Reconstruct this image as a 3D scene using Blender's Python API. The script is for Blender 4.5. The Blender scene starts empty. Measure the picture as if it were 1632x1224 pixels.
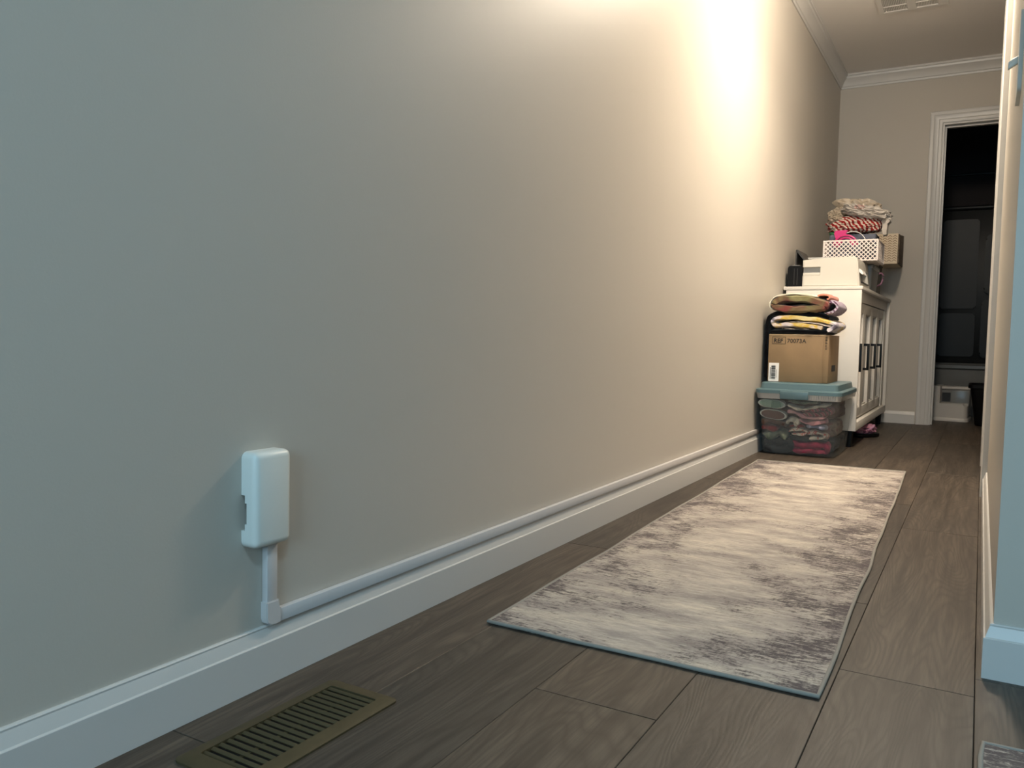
import bpy, bmesh, math, random
from mathutils import Vector, Matrix, noise
random.seed(7)
D = bpy.data
S = bpy.context.scene
COL = S.collection
PI = math.pi

# ------------------------------------------------------------------ camera
CAMX, CAMZ = 0.958, 0.555
yaw, pitch, roll, FPX = 0.521123, -0.0595714, 0.0211385, 1299.94
fw = Vector((-math.sin(yaw)*math.cos(pitch), math.cos(yaw)*math.cos(pitch), math.sin(pitch)))
rt = Vector((math.cos(yaw), math.sin(yaw), 0))
up = rt.cross(fw)
rt2 = math.cos(roll)*rt + math.sin(roll)*up
up2 = -math.sin(roll)*rt + math.cos(roll)*up
cam = D.cameras.new('camera'); cam.sensor_fit = 'HORIZONTAL'; cam.sensor_width = 36
cam.lens = FPX/1632*36; cam.clip_start = 0.02
co = D.objects.new('camera', cam); COL.objects.link(co)
co.matrix_world = Matrix(((rt2.x, up2.x, -fw.x, CAMX), (rt2.y, up2.y, -fw.y, 0.0), (rt2.z, up2.z, -fw.z, CAMZ), (0, 0, 0, 1)))
S.camera = co

# ------------------------------------------------------------------ world, daylight, exposure
w = D.worlds.new('world'); S.world = w; w.use_nodes = True
w.node_tree.nodes['Background'].inputs[0].default_value = (0.45, 0.62, 0.85, 1)
w.node_tree.nodes['Background'].inputs[1].default_value = 0.6
WIN_POWER, WIN_COL = 88.0, (0.49, 0.785, 1.0)
ROOM_POWER, ROOM_COL, ROOM_LAMP = 23.0, (0.50, 0.80, 1.0), (1.6, -0.50, 2.425)     # cool ceiling light of the adjoining room
LAMP_SIDE, LAMP_DOWN, LAMP_COL, LAMP = 55.0, 23.0, (1.0, 0.86, 0.69), (0.70, 3.46, 2.22)            # warm ceiling lamp of the hall
wl = D.lights.new('window_daylight', 'AREA'); wl.shape = 'RECTANGLE'; wl.size = 1.5; wl.size_y = 1.3
wl.energy = WIN_POWER; wl.color = WIN_COL
wo = D.objects.new('window_daylight', wl); COL.objects.link(wo)
wo.location = (1.35, -2.62, 1.45); wo.rotation_euler = (PI/2, 0, 0)     # shines +y through the window opening
S.view_settings.view_transform = 'Standard'; S.view_settings.look = 'None'
S.view_settings.gamma = 1.0; S.view_settings.use_curve_mapping = False
S.view_settings.exposure = 0.0

# ------------------------------------------------------------------ materials
def mat(name, col, rough=0.5, metal=0.0, spec=0.5, var=0.0, vscale=30.0, bump=0.0, bscale=200.0, coat=0.0, sheen=0.0):
    m = D.materials.new(name); m.use_nodes = True
    nt = m.node_tree; b = nt.nodes['Principled BSDF']
    b.inputs['Base Color'].default_value = (*col, 1); b.inputs['Roughness'].default_value = rough
    b.inputs['Metallic'].default_value = metal; b.inputs['Specular IOR Level'].default_value = spec
    b.inputs['Coat Weight'].default_value = coat; b.inputs['Sheen Weight'].default_value = sheen
    tc = nt.nodes.new('ShaderNodeTexCoord')
    if var > 0:
        n = nt.nodes.new('ShaderNodeTexNoise'); n.inputs['Scale'].default_value = vscale; n.inputs['Detail'].default_value = 4
        nt.links.new(tc.outputs['Object'], n.inputs['Vector'])
        r = nt.nodes.new('ShaderNodeValToRGB')
        r.color_ramp.elements[0].position = 0.3; r.color_ramp.elements[1].position = 0.7
        r.color_ramp.elements[0].color = (*[c*(1-var) for c in col], 1)
        r.color_ramp.elements[1].color = (*[min(1, c*(1+var)) for c in col], 1)
        nt.links.new(n.outputs['Fac'], r.inputs['Fac']); nt.links.new(r.outputs['Color'], b.inputs['Base Color'])
    if bump > 0:
        n2 = nt.nodes.new('ShaderNodeTexNoise'); n2.inputs['Scale'].default_value = bscale; n2.inputs['Detail'].default_value = 3
        nt.links.new(tc.outputs['Object'], n2.inputs['Vector'])
        bp = nt.nodes.new('ShaderNodeBump'); bp.inputs['Strength'].default_value = bump; bp.inputs['Distance'].default_value = 0.002
        nt.links.new(n2.outputs['Fac'], bp.inputs['Height']); nt.links.new(bp.outputs['Normal'], b.inputs['Normal'])
    return m

def ramp(nt, fac, stops):
    r = nt.nodes.new('ShaderNodeValToRGB'); e = r.color_ramp.elements
    while len(e) > 2: e.remove(e[-1])
    for i, (p, c) in enumerate(stops):
        el = e[i] if i < 2 else e.new(p)
        el.position = p; el.color = (*c, 1)
    nt.links.new(fac, r.inputs['Fac']); return r.outputs['Color']

def math_node(nt, op, a, b=None, clamp=False):
    n = nt.nodes.new('ShaderNodeMath'); n.operation = op; n.use_clamp = clamp
    for i, v in enumerate((a, b)):
        if v is None: continue
        if isinstance(v, (int, float)): n.inputs[i].default_value = v
        else: nt.links.new(v, n.inputs[i])
    return n.outputs[0]

def noise_node(nt, vec, scale, detail=4, rough=0.5, dist=0.0):
    n = nt.nodes.new('ShaderNodeTexNoise'); n.inputs['Scale'].default_value = scale
    n.inputs['Detail'].default_value = detail; n.inputs['Roughness'].default_value = rough; n.inputs['Distortion'].default_value = dist
    nt.links.new(vec, n.inputs['Vector']); return n.outputs['Fac']

def mapping(nt, vec, scale, loc=None):
    n = nt.nodes.new('ShaderNodeMapping'); n.inputs['Scale'].default_value = scale
    if loc is not None: nt.links.new(loc, n.inputs['Location'])
    nt.links.new(vec, n.inputs['Vector']); return n.outputs['Vector']

def mix(nt, fac, a, b, mode='MIX'):
    n = nt.nodes.new('ShaderNodeMix'); n.data_type = 'RGBA'; n.blend_type = mode
    for k, v in (('Factor', fac), ('A', a), ('B', b)):
        sock = [s for s in n.inputs if s.name == k and (s.type == 'RGBA' or k == 'Factor')][0]
        if isinstance(v, (int, float)): sock.default_value = v
        elif isinstance(v, tuple): sock.default_value = (*v, 1)
        else: nt.links.new(v, sock)
    return [s for s in n.outputs if s.type == 'RGBA'][0]

def wood_material():
    m = D.materials.new('greybrown_wood_plank'); m.use_nodes = True; nt = m.node_tree; b = nt.nodes['Principled BSDF']
    tc = nt.nodes.new('ShaderNodeTexCoord'); oi = nt.nodes.new('ShaderNodeObjectInfo')
    rnd = oi.outputs['Random']
    comb = nt.nodes.new('ShaderNodeCombineXYZ')
    nt.links.new(math_node(nt, 'MULTIPLY', rnd, 37.0), comb.inputs[0]); nt.links.new(math_node(nt, 'MULTIPLY', rnd, 91.0), comb.inputs[1])
    add = nt.nodes.new('ShaderNodeVectorMath'); add.operation = 'ADD'
    nt.links.new(tc.outputs['Object'], add.inputs[0]); nt.links.new(comb.outputs[0], add.inputs[1]); P = add.outputs[0]
    # growth rings: distance field bent by slow noise, then banded
    warp = noise_node(nt, mapping(nt, P, (6.0, 0.85, 1)), 1.0, 2, 0.5, 0.6)
    rings = math_node(nt, 'FRACT', math_node(nt, 'MULTIPLY', warp, 34.0))
    rings = math_node(nt, 'ABSOLUTE', math_node(nt, 'SUBTRACT', math_node(nt, 'MULTIPLY', rings, 2.0), 1.0))
    fine = noise_node(nt, mapping(nt, P, (210, 8, 1)), 1.0, 3, 0.65)
    mid = noise_node(nt, mapping(nt, P, (45, 2.2, 1)), 1.0, 4, 0.6)
    blot = noise_node(nt, mapping(nt, P, (7, 2.5, 1)), 1.0, 3, 0.55)
    c1 = ramp(nt, mid, [(0.32, (0.040, 0.031, 0.0235)), (0.68, (0.110, 0.088, 0.067))])
    c2 = mix(nt, math_node(nt, 'MULTIPLY', ramp(nt, rings, [(0.0, (1, 1, 1)), (0.65, (0, 0, 0))]), 0.6), c1, (0.038, 0.029, 0.022))
    c3 = mix(nt, math_node(nt, 'MULTIPLY', ramp(nt, fine, [(0.45, (0, 0, 0)), (0.70, (1, 1, 1))]), 0.5), c2, (0.031, 0.025, 0.019))
    c4 = mix(nt, math_node(nt, 'MULTIPLY', ramp(nt, blot, [(0.55, (0, 0, 0)), (0.8, (1, 1, 1))]), 0.45), c3, (0.034, 0.026, 0.020))
    # knots
    vor = nt.nodes.new('ShaderNodeTexVoronoi'); vor.inputs['Scale'].default_value = 1.0
    nt.links.new(mapping(nt, P, (4.2, 2.0, 1)), vor.inputs['Vector'])
    kn = ramp(nt, vor.outputs['Distance'], [(0.03, (1, 1, 1)), (0.13, (0, 0, 0))])
    c5 = mix(nt, math_node(nt, 'MULTIPLY', kn, 0.55), c4, (0.018, 0.014, 0.011))
    tint = ramp(nt, rnd, [(0.0, (0.84, 0.85, 0.86)), (1.0, (1.12, 1.08, 1.04))])
    c6 = mix(nt, 1.0, c5, tint, 'MULTIPLY')
    nt.links.new(c6, b.inputs['Base Color'])
    b.inputs['Roughness'].default_value = 0.5; b.inputs['Specular IOR Level'].default_value = 0.38
    bp = nt.nodes.new('ShaderNodeBump'); bp.inputs['Strength'].default_value = 0.25; bp.inputs['Distance'].default_value = 0.001
    nt.links.new(math_node(nt, 'ADD', fine, math_node(nt, 'MULTIPLY', rings, 0.4)), bp.inputs['Height']); nt.links.new(bp.outputs['Normal'], b.inputs['Normal'])
    return m

def rug_material(name, hw, hl):
    m = D.materials.new(name); m.use_nodes = True; nt = m.node_tree; b = nt.nodes['Principled BSDF']
    tc = nt.nodes.new('ShaderNodeTexCoord'); P = tc.outputs['Object']
    sep = nt.nodes.new('ShaderNodeSeparateXYZ'); nt.links.new(P, sep.inputs[0])
    patch = noise_node(nt, mapping(nt, P, (6.5, 6.5, 1)), 1.0, 3, 0.6)
    streak = noise_node(nt, mapping(nt, P, (30, 110, 1)), 1.0, 6, 0.78)
    fine = noise_node(nt, mapping(nt, P, (75, 330, 1)), 1.0, 3, 0.75)
    weave = noise_node(nt, mapping(nt, P, (190, 40, 1)), 1.0, 2, 0.6)
    taupe = noise_node(nt, mapping(nt, P, (5, 14, 1)), 1.0, 4, 0.6)
    base = ramp(nt, taupe, [(0.32, (0.30, 0.268, 0.245)), (0.5, (0.50, 0.45, 0.395)), (0.68, (0.66, 0.60, 0.50))])
    st2 = noise_node(nt, mapping(nt, P, (16, 95, 1)), 1.0, 6, 0.78)
    base = mix(nt, math_node(nt, 'MULTIPLY', ramp(nt, st2, [(0.46, (0, 0, 0)), (0.66, (1, 1, 1))]), 0.55), base, (0.25, 0.215, 0.20))
    edge = math_node(nt, 'MULTIPLY', math_node(nt, 'ABSOLUTE', sep.outputs[0]), 0.36/hw)
    s = math_node(nt, 'ADD', math_node(nt, 'MULTIPLY', patch, 1.2), math_node(nt, 'MULTIPLY', streak, 1.5))
    s = math_node(nt, 'ADD', s, math_node(nt, 'MULTIPLY', fine, 0.55)); s = math_node(nt, 'ADD', s, edge)
    s = math_node(nt, 'ADD', s, math_node(nt, 'MULTIPLY', weave, 0.25))
    dark = ramp(nt, math_node(nt, 'MULTIPLY', s, 0.4), [(0.79, (0, 0, 0)), (0.86, (1, 1, 1))])
    soft = ramp(nt, math_node(nt, 'MULTIPLY', s, 0.4), [(0.64, (0, 0, 0)), (0.86, (1, 1, 1))])
    c = mix(nt, math_node(nt, 'MULTIPLY', soft, 0.50), base, (0.21, 0.18, 0.175))
    c = mix(nt, math_node(nt, 'MULTIPLY', dark, 0.85), c, (0.075, 0.061, 0.066))
    lite = ramp(nt, noise_node(nt, mapping(nt, P, (30, 180, 1)), 1.0, 4, 0.7), [(0.56, (0, 0, 0)), (0.68, (1, 1, 1))])
    c = mix(nt, math_node(nt, 'MULTIPLY', lite, 0.45), c, (0.70, 0.65, 0.56))
    nt.links.new(c, b.inputs['Base Color']); b.inputs['Roughness'].default_value = 0.95; b.inputs['Specular IOR Level'].default_value = 0.1
    bp = nt.nodes.new('ShaderNodeBump'); bp.inputs['Strength'].default_value = 0.4; bp.inputs['Distance'].default_value = 0.002
    nt.links.new(fine, bp.inputs['Height']); nt.links.new(bp.outputs['Normal'], b.inputs['Normal'])
    return m

def cloth_material(name, stops, scale=(9, 9, 9), detail=3, dist=0.8, stripes=None):
    m = D.materials.new(name); m.use_nodes = True; nt = m.node_tree; b = nt.nodes['Principled BSDF']
    tc = nt.nodes.new('ShaderNodeTexCoord'); P = tc.outputs['Object']
    f = noise_node(nt, mapping(nt, P, scale), 1.0, detail, 0.55, dist)
    if stripes:
        wv = nt.nodes.new('ShaderNodeTexWave'); wv.inputs['Scale'].default_value = stripes; wv.inputs['Distortion'].default_value = 4.0
        wv.inputs['Detail'].default_value = 2; wv.bands_direction = 'DIAGONAL'
        nt.links.new(P, wv.inputs['Vector']); f = wv.outputs['Fac']
    nt.links.new(ramp(nt, f, stops), b.inputs['Base Color'])
    b.inputs['Roughness'].default_value = 0.9; b.inputs['Specular IOR Level'].default_value = 0.15; b.inputs['Sheen Weight'].default_value = 0.15
    n = noise_node(nt, P, 420, 2); bp = nt.nodes.new('ShaderNodeBump'); bp.inputs['Strength'].default_value = 0.3; bp.inputs['Distance'].default_value = 0.002
    nt.links.new(n, bp.inputs['Height']); nt.links.new(bp.outputs['Normal'], b.inputs['Normal'])
    return m

def clear_material(name, tint, opacity, rough=0.12):
    m = D.materials.new(name); m.use_nodes = True; nt = m.node_tree; b = nt.nodes['Principled BSDF']
    b.inputs['Base Color'].default_value = (*tint, 1); b.inputs['Roughness'].default_value = rough
    t = nt.nodes.new('ShaderNodeBsdfTransparent'); t.inputs[0].default_value = (0.93, 0.95, 0.95, 1)
    mx = nt.nodes.new('ShaderNodeMixShader'); mx.inputs[0].default_value = opacity
    nt.links.new(t.outputs[0], mx.inputs[1]); nt.links.new(b.outputs[0], mx.inputs[2])
    nt.links.new(mx.outputs[0], nt.nodes['Material Output'].inputs[0]); return m

M = {}
M['wall'] = mat('greige_wall_paint', (0.50, 0.465, 0.412), 0.42, spec=0.25, bump=0.06, bscale=260)
M['ceiling'] = mat('ceiling_paint', (0.88, 0.85, 0.82), 0.8, bump=0.1, bscale=180)
M['trim'] = mat('white_trim_paint', (0.57, 0.56, 0.54), 0.35, bump=0.02, bscale=90)
M['wood'] = wood_material()
M['subfloor'] = mat('dark_subfloor', (0.016, 0.013, 0.011), 0.9)
M['plastic_white'] = mat('white_plastic', (0.72, 0.74, 0.70), 0.38)
M['race'] = mat('pale_grey_raceway_plastic', (0.58, 0.56, 0.555), 0.42)
M['register'] = mat('olive_brown_metal', (0.074, 0.058, 0.029), 0.6, metal=0.1, spec=0.25, var=0.1)
M['black'] = mat('black_plastic', (0.003, 0.003, 0.0035), 0.5, spec=0.2)
M['duct'] = mat('duct_shade', (0.004, 0.004, 0.004), 0.9)
M['cab'] = mat('white_cabinet_paint', (0.74, 0.70, 0.64), 0.38)
M['cabpanel'] = mat('shade_toned_cabinet_panel', (0.30, 0.28, 0.25), 0.30)  # grey deepened to stand in for shade on the cabinet front
M['handle'] = mat('matte_black_metal', (0.008, 0.008, 0.008), 0.4, metal=0.6)
M['printer'] = mat('offwhite_printer_plastic', (0.64, 0.61, 0.545), 0.42)
M['printer_in'] = mat('grey_printer_inner', (0.42, 0.42, 0.41), 0.5)
M['darkgrey'] = mat('dark_grey_plastic', (0.045, 0.042, 0.038), 0.45)
M['paper'] = mat('white_paper', (0.85, 0.83, 0.80), 0.7)
M['card'] = mat('brown_cardboard', (0.255, 0.168, 0.088), 0.75, var=0.10, vscale=9)
M['cardedge'] = mat('pale_cardboard_edge', (0.47, 0.34, 0.20), 0.8)
M['ink'] = mat('black_ink', (0.012, 0.011, 0.010), 0.7)
M['teal'] = mat('greyed_teal_plastic', (0.080, 0.140, 0.160), 0.34)
M['clear'] = clear_material('clear_storage_plastic', (0.47, 0.46, 0.44), 0.18, 0.14)
M['clearrim'] = clear_material('clear_rim_plastic', (0.60, 0.58, 0.55), 0.50, 0.2)
M['lattice'] = mat('white_lattice_plastic', (0.78, 0.70, 0.66), 0.45)
M['pink'] = mat('hot_pink_plastic', (0.56, 0.022, 0.17), 0.4)
M['green'] = mat('green_cloth', (0.03, 0.16, 0.06), 0.9)
M['bluegrey'] = mat('blue_grey_fabric', (0.11, 0.12, 0.16), 0.9, var=0.15, vscale=60)
M['bag'] = mat('translucent_grey_grocery_bag', (0.35, 0.32, 0.29), 0.35, var=0.12, vscale=14, sheen=0.1)
M['bagtan'] = mat('tan_grocery_bag', (0.30, 0.25, 0.19), 0.4, var=0.15, vscale=14)
M['red_white'] = cloth_material('red_and_white_striped_wrap', [(0.44, (0.22, 0.010, 0.010)), (0.58, (0.50, 0.42, 0.36))], stripes=24)
M['grip'] = mat('mauve_pink_strap', (0.42, 0.22, 0.33), 0.5)
M['greybin'] = mat('grey_plastic_bin', (0.24, 0.24, 0.235), 0.35)
M['brownbin'] = mat('olive_brown_bin', (0.10, 0.085, 0.06), 0.5)
M['cream'] = mat('cream_printed_board', (0.74, 0.63, 0.48), 0.8)
M['chevron'] = mat('brown_chevron_print', (0.24, 0.16, 0.10), 0.8)
M['boxshade'] = mat('shaded_cream_box_side', (0.13, 0.095, 0.065), 0.85, var=0.45, vscale=70)  # shade on the cream box's right side, put into the colour
M['stool'] = mat('white_stool_plastic', (0.56, 0.53, 0.49), 0.35)
M['tub'] = mat('grey_acrylic_tub', (0.20, 0.20, 0.19), 0.22)
M['surround'] = mat('dark_grey_gloss_surround', (0.018, 0.019, 0.019), 0.42, spec=0.4)
M['bathwall'] = mat('unlit_maroon_bath_wall', (0.022, 0.014, 0.014), 0.7)  # near-black colour stands in for the unlit bathroom
M['chrome'] = mat('chrome', (0.6, 0.6, 0.6), 0.15, metal=1.0)
M['glass'] = clear_material('window_glass', (0.8, 0.9, 0.95), 0.05, 0.02)
M['lampglass'] = mat('lamp_base_white', (0.8, 0.78, 0.75), 0.4)
M['rug'] = rug_material('distressed_cream_and_plum_rug', 0.305, 1.26)
M['rug2'] = rug_material('distressed_pale_mat', 0.5, 0.3)
M['bind'] = mat('grey_rug_binding', (0.27, 0.255, 0.225), 0.85, bump=0.3, bscale=600)
M['bl_yellow'] = cloth_material('yellow_lavender_blanket', [(0.30, (0.10, 0.08, 0.11)), (0.40, (0.52, 0.48, 0.55)), (0.49, (0.66, 0.58, 0.55)), (0.55, (0.62, 0.42, 0.07)), (0.68, (0.70, 0.60, 0.32))], (7, 7, 14))
M['bl_black'] = cloth_material('black_blanket', [(0.3, (0.003, 0.003, 0.004)), (0.7, (0.010, 0.009, 0.011))])
M['bl_olive'] = cloth_material('maroon_olive_blanket', [(0.40, (0.20, 0.048, 0.042)), (0.50, (0.15, 0.08, 0.05)), (0.62, (0.20, 0.18, 0.085)), (0.8, (0.30, 0.28, 0.15))], (8, 6, 10))
M['bl_white'] = cloth_material('ivory_sheet', [(0.3, (0.70, 0.66, 0.52)), (0.7, (0.80, 0.77, 0.64))])
M['bl_coral'] = cloth_material('coral_cloth', [(0.3, (0.62, 0.20, 0.14)), (0.7, (0.72, 0.32, 0.22))])
M['bl_lav'] = cloth_material('lavender_striped_cloth', [(0.40, (0.16, 0.08, 0.14)), (0.6, (0.52, 0.46, 0.55))], stripes=30)
M['bulb'] = D.materials.new('lit_bulb'); M['bulb'].use_nodes = True
_b = M['bulb'].node_tree.nodes['Principled BSDF']
_b.inputs['Emission Color'].default_value = (1, 0.8, 0.55, 1); _b.inputs['Emission Strength'].default_value = 8.0

M['coolbulb'] = D.materials.new('lit_cool_lens'); M['coolbulb'].use_nodes = True
_b = M['coolbulb'].node_tree.nodes['Principled BSDF']
_b.inputs['Emission Color'].default_value = (0.6, 0.85, 1, 1); _b.inputs['Emission Strength'].default_value = 4.0

# ------------------------------------------------------------------ helpers
def obj(name, bm, m, parent=None, smooth=30, loc=None):
    me = D.meshes.new(name); bmesh.ops.recalc_face_normals(bm, faces=bm.faces); bm.to_mesh(me); bm.free()
    if m is not None: me.materials.append(M[m] if isinstance(m, str) else m)
    if smooth:
        for p in me.polygons: p.use_smooth = True
        me.set_sharp_from_angle(angle=math.radians(smooth))
    o = D.objects.new(name, me); COL.objects.link(o)
    if parent is not None: o.parent = parent
    if loc is not None: o.location = loc
    return o

def tag(o, label, cat, group=None):
    o['label'] = label; o['category'] = cat
    if group: o['group'] = group
    return o

def thing(name, label, cat, loc=(0, 0, 0), rz=0, group=None):
    o = D.objects.new(name, None); COL.objects.link(o); o.location = loc; o.rotation_euler = (0, 0, rz)
    o.empty_display_size = 0.05
    return tag(o, label, cat, group)

def struct(o, label=None):
    o['kind'] = 'structure'
    if label: o['label'] = label
    return o

def box(bm, x0, x1, y0, y1, z0, z1, bev=0.0, seg=2):
    vs = [bm.verts.new((x, y, z)) for x in (x0, x1) for y in (y0, y1) for z in (z0, z1)]
    fs = [(0, 1, 3, 2), (4, 6, 7, 5), (0, 4, 5, 1), (2, 3, 7, 6), (0, 2, 6, 4), (1, 5, 7, 3)]
    faces = [bm.faces.new([vs[i] for i in f]) for f in fs]
    if bev > 0:
        es = list({e for f in faces for e in f.edges})
        bmesh.ops.bevel(bm, geom=es, offset=bev, segments=seg, affect='EDGES', profile=0.5)
    return bm

def B(*a, **k): return box(bmesh.new(), *a, **k)

def prism(bm, pts, axis, a0, a1):
    """closed 2D outline extruded along an axis: 'x' uses (y,z), 'y' uses (x,z), 'z' uses (x,y)"""
    def P(p, a):
        return {'x': (a, p[0], p[1]), 'y': (p[0], a, p[1]), 'z': (p[0], p[1], a)}[axis]
    A = [bm.verts.new(P(p, a0)) for p in pts]; C = [bm.verts.new(P(p, a1)) for p in pts]
    n = len(pts)
    for i in range(n): bm.faces.new((A[i], A[(i+1) % n], C[(i+1) % n], C[i]))
    bm.faces.new(A); bm.faces.new(C[::-1]); return bm

def rrect(x0, x1, y0, y1, r, seg=6):
    pts = []
    for cx, cy, a0 in ((x1-r, y0+r, -90), (x1-r, y1-r, 0), (x0+r, y1-r, 90), (x0+r, y0+r, 180)):
        for k in range(seg+1):
            a = math.radians(a0+90*k/seg); pts.append((cx+r*math.cos(a), cy+r*math.sin(a)))
    return pts

def loft(bm, rings, cap0=True, cap1=True):
    R = [[bm.verts.new(p) for p in ring] for ring in rings]
    n = len(R[0])
    for a, b in zip(R[:-1], R[1:]):
        for i in range(n): bm.faces.new((a[i], a[(i+1) % n], b[(i+1) % n], b[i]))
    if cap0: bm.faces.new(R[0][::-1])
    if cap1: bm.faces.new(R[-1])
    return bm

def ring3(z, *rr): return [(x, y, z) for x, y in rrect(*rr)]

def tube(bm, pts, r, seg=8, closed=False):
    pts = [Vector(p) for p in pts]; n = len(pts); rings = []
    for i, p in enumerate(pts):
        if closed: t = pts[(i+1) % n]-pts[i-1]
        else: t = pts[min(i+1, n-1)]-pts[max(i-1, 0)]
        t.normalize(); u = t.cross(Vector((0, 0, 1)))
        if u.length < 1e-3: u = t.cross(Vector((1, 0, 0)))
        u.normalize(); v = t.cross(u)
        rr = r[i] if isinstance(r, (list, tuple)) else r
        rings.append([bm.verts.new(p+rr*(math.cos(a)*u+math.sin(a)*v)) for a in [2*PI*k/seg for k in range(seg)]])
    m = n if closed else n-1
    for i in range(m):
        a, b = rings[i], rings[(i+1) % n]
        for k in range(seg): bm.faces.new((a[k], a[(k+1) % seg], b[(k+1) % seg], b[k]))
    if not closed: bm.faces.new(rings[0][::-1]); bm.faces.new(rings[-1])
    return bm

def blob(cx, cy, cz, sx, sy, sz, seed, amp=0.25, freq=2.2, sub=4, ridged=False, p=2.6):
    """soft crumpled lump: superellipsoid displaced by noise"""
    bm = bmesh.new(); bmesh.ops.create_icosphere(bm, subdivisions=sub, radius=1)
    off = Vector((seed*7.31, seed*3.17, seed*5.7))
    for v in bm.verts:
        d = v.co.normalized()
        k = (abs(d.x)**p+abs(d.y)**p+abs(d.z)**p)**(-1/p)
        n = noise.noise(d*freq+off)+0.5*noise.noise(d*freq*2.3+off)
        if ridged: n = 0.6*n + 0.9*(0.5-abs(noise.noise(d*freq*1.9+off*2)))-0.2
        q = d*k*(1+amp*n)
        v.co = Vector((cx+q.x*sx, cy+q.y*sy, cz+q.z*sz))
    return bm

def folded(path, th, y0, y1, seed=0, amp=0.006, ny=14, sub=6):
    """cloth of thickness th following a polyline in the x-z plane, running along y, with soft wobble"""
    pts = [Vector((p[0], 0, p[1])) for p in path]
    sm = []
    for i in range(len(pts)-1):
        p0, p1, p2, p3 = pts[max(i-1, 0)], pts[i], pts[i+1], pts[min(i+2, len(pts)-1)]
        for k in range(sub):
            t = k/sub
            sm.append(0.5*((2*p1)+(p2-p0)*t+(2*p0-5*p1+4*p2-p3)*t*t+(3*p1-p0-3*p2+p3)*t**3))
    sm.append(pts[-1]); bm = bmesh.new(); rings = []
    left, right = [], []
    n = len(sm)
    for j in range(ny+1):
        y = y0+(y1-y0)*j/ny; L, R = [], []
        e = min(j, ny-j); sh = {0: 0.55, 1: 0.9}.get(e, 1.0)
        for i, p in enumerate(sm):
            t = (sm[min(i+1, n-1)]-sm[max(i-1, 0)]).normalized(); nr = Vector((-t.z, 0, t.x))
            wv = amp*noise.noise(Vector((p.x*14+seed*3.3, y*9, p.z*30+seed)))
            wv2 = amp*0.8*noise.noise(Vector((p.x*30+seed, y*17+seed, p.z*40)))
            hh = th*0.5*sh*(0.55 if i in (0, n-1) else 1)
            yy = y+amp*1.5*noise.noise(Vector((i*0.35, seed*2.2, j*0.01)))*(1 if e < 2 else 0)
            L.append(bm.verts.new((p.x+nr.x*(hh+wv2), yy, p.z+nr.z*(hh+wv2)+wv)))
            R.append(bm.verts.new((p.x-nr.x*(hh+wv2), yy, p.z-nr.z*(hh+wv2)+wv)))
        rings.append(L+R[::-1])
    m = len(rings[0])
    for a, b in zip(rings[:-1], rings[1:]):
        for i in range(m): bm.faces.new((a[i], a[(i+1) % m], b[(i+1) % m], b[i]))
    for rg, fl in ((rings[0], 1), (rings[-1], 0)):
        for i in range(n-1):
            q = [rg[i], rg[i+1], rg[m-2-i], rg[m-1-i]]
            bm.faces.new(q[::-1] if fl else q)
    return bm

def boolean_cut(o, bm_cut):
    me = D.meshes.new('cut'); bmesh.ops.recalc_face_normals(bm_cut, faces=bm_cut.faces); bm_cut.to_mesh(me); bm_cut.free()
    c = D.objects.new('cut', me); COL.objects.link(c); c.parent = o.parent
    md = o.modifiers.new('cut', 'BOOLEAN'); md.object = c; md.operation = 'DIFFERENCE'; md.solver = 'EXACT'
    dg = bpy.context.evaluated_depsgraph_get(); dg.update()
    new = D.meshes.new_from_object(o.evaluated_get(dg)); o.modifiers.clear(); o.data = new
    for p in new.polygons: p.use_smooth = True
    new.set_sharp_from_angle(angle=math.radians(30))
    D.objects.remove(c); D.meshes.remove(me)

def text_part(name, s, size, loc, rot, m, parent, weight=0.0, sx=1.0):
    cu = D.curves.new(name, 'FONT'); cu.body = s; cu.size = size; cu.extrude = 0.0003; cu.offset = weight
    t = D.objects.new(name, cu); COL.objects.link(t)
    dg = bpy.context.evaluated_depsgraph_get(); dg.update()
    me = D.meshes.new_from_object(t.evaluated_get(dg)); D.objects.remove(t)
    me.materials.clear(); me.materials.append(M[m])
    o = D.objects.new(name, me); COL.objects.link(o); o.location = loc; o.rotation_euler = rot; o.scale = (sx, 1, 1); o.parent = parent
    return o

# ------------------------------------------------------------------ the setting
HALL_R = 0.997          # right wall of the hall
Y_END = 6.28            # end wall
Y_COR = 1.566           # near corner of the right wall
CEIL = 2.44
ROOM_R, ROOM_B = 4.0, -2.5
WIDE_R, Y_WIDE = 1.75, 4.9

struct(obj('wall_left', B(-0.12, 0, ROOM_B-0.12, Y_END+0.12, 0, CEIL+0.1), 'wall', smooth=0))
bm = bmesh.new()                                                           # right wall with a doorway at y 3.50..4.26
box(bm, HALL_R, HALL_R+0.11, Y_COR, 3.50, 0, CEIL+0.1); box(bm, HALL_R, HALL_R+0.11, 4.26, Y_WIDE, 0, CEIL+0.1)
box(bm, HALL_R, HALL_R+0.11, 3.50, 4.26, 2.03, CEIL+0.1)
struct(obj('wall_right', bm, 'wall', smooth=0))
struct(obj('wall_living', B(HALL_R+0.11, ROOM_R, Y_COR, Y_COR+0.11, 0, CEIL+0.1), 'wall', smooth=0))
struct(obj('wall_nook', B(HALL_R+0.11, WIDE_R+0.11, Y_WIDE-0.11, Y_WIDE, 0, CEIL+0.1), 'wall', smooth=0))
struct(obj('wall_nook_side', B(WIDE_R, WIDE_R+0.11, Y_WIDE, Y_END, 0, CEIL+0.1), 'wall', smooth=0))
bm = bmesh.new()                                                           # end wall with the bathroom doorway x .675..1.43
DX0, DX1, DZ = 0.668, 1.43, 2.035
box(bm, 0, DX0-0.012, Y_END, Y_END+0.11, 0, CEIL+0.1); box(bm, DX1+0.012, WIDE_R+0.11, Y_END, Y_END+0.11, 0, CEIL+0.1)
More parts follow.
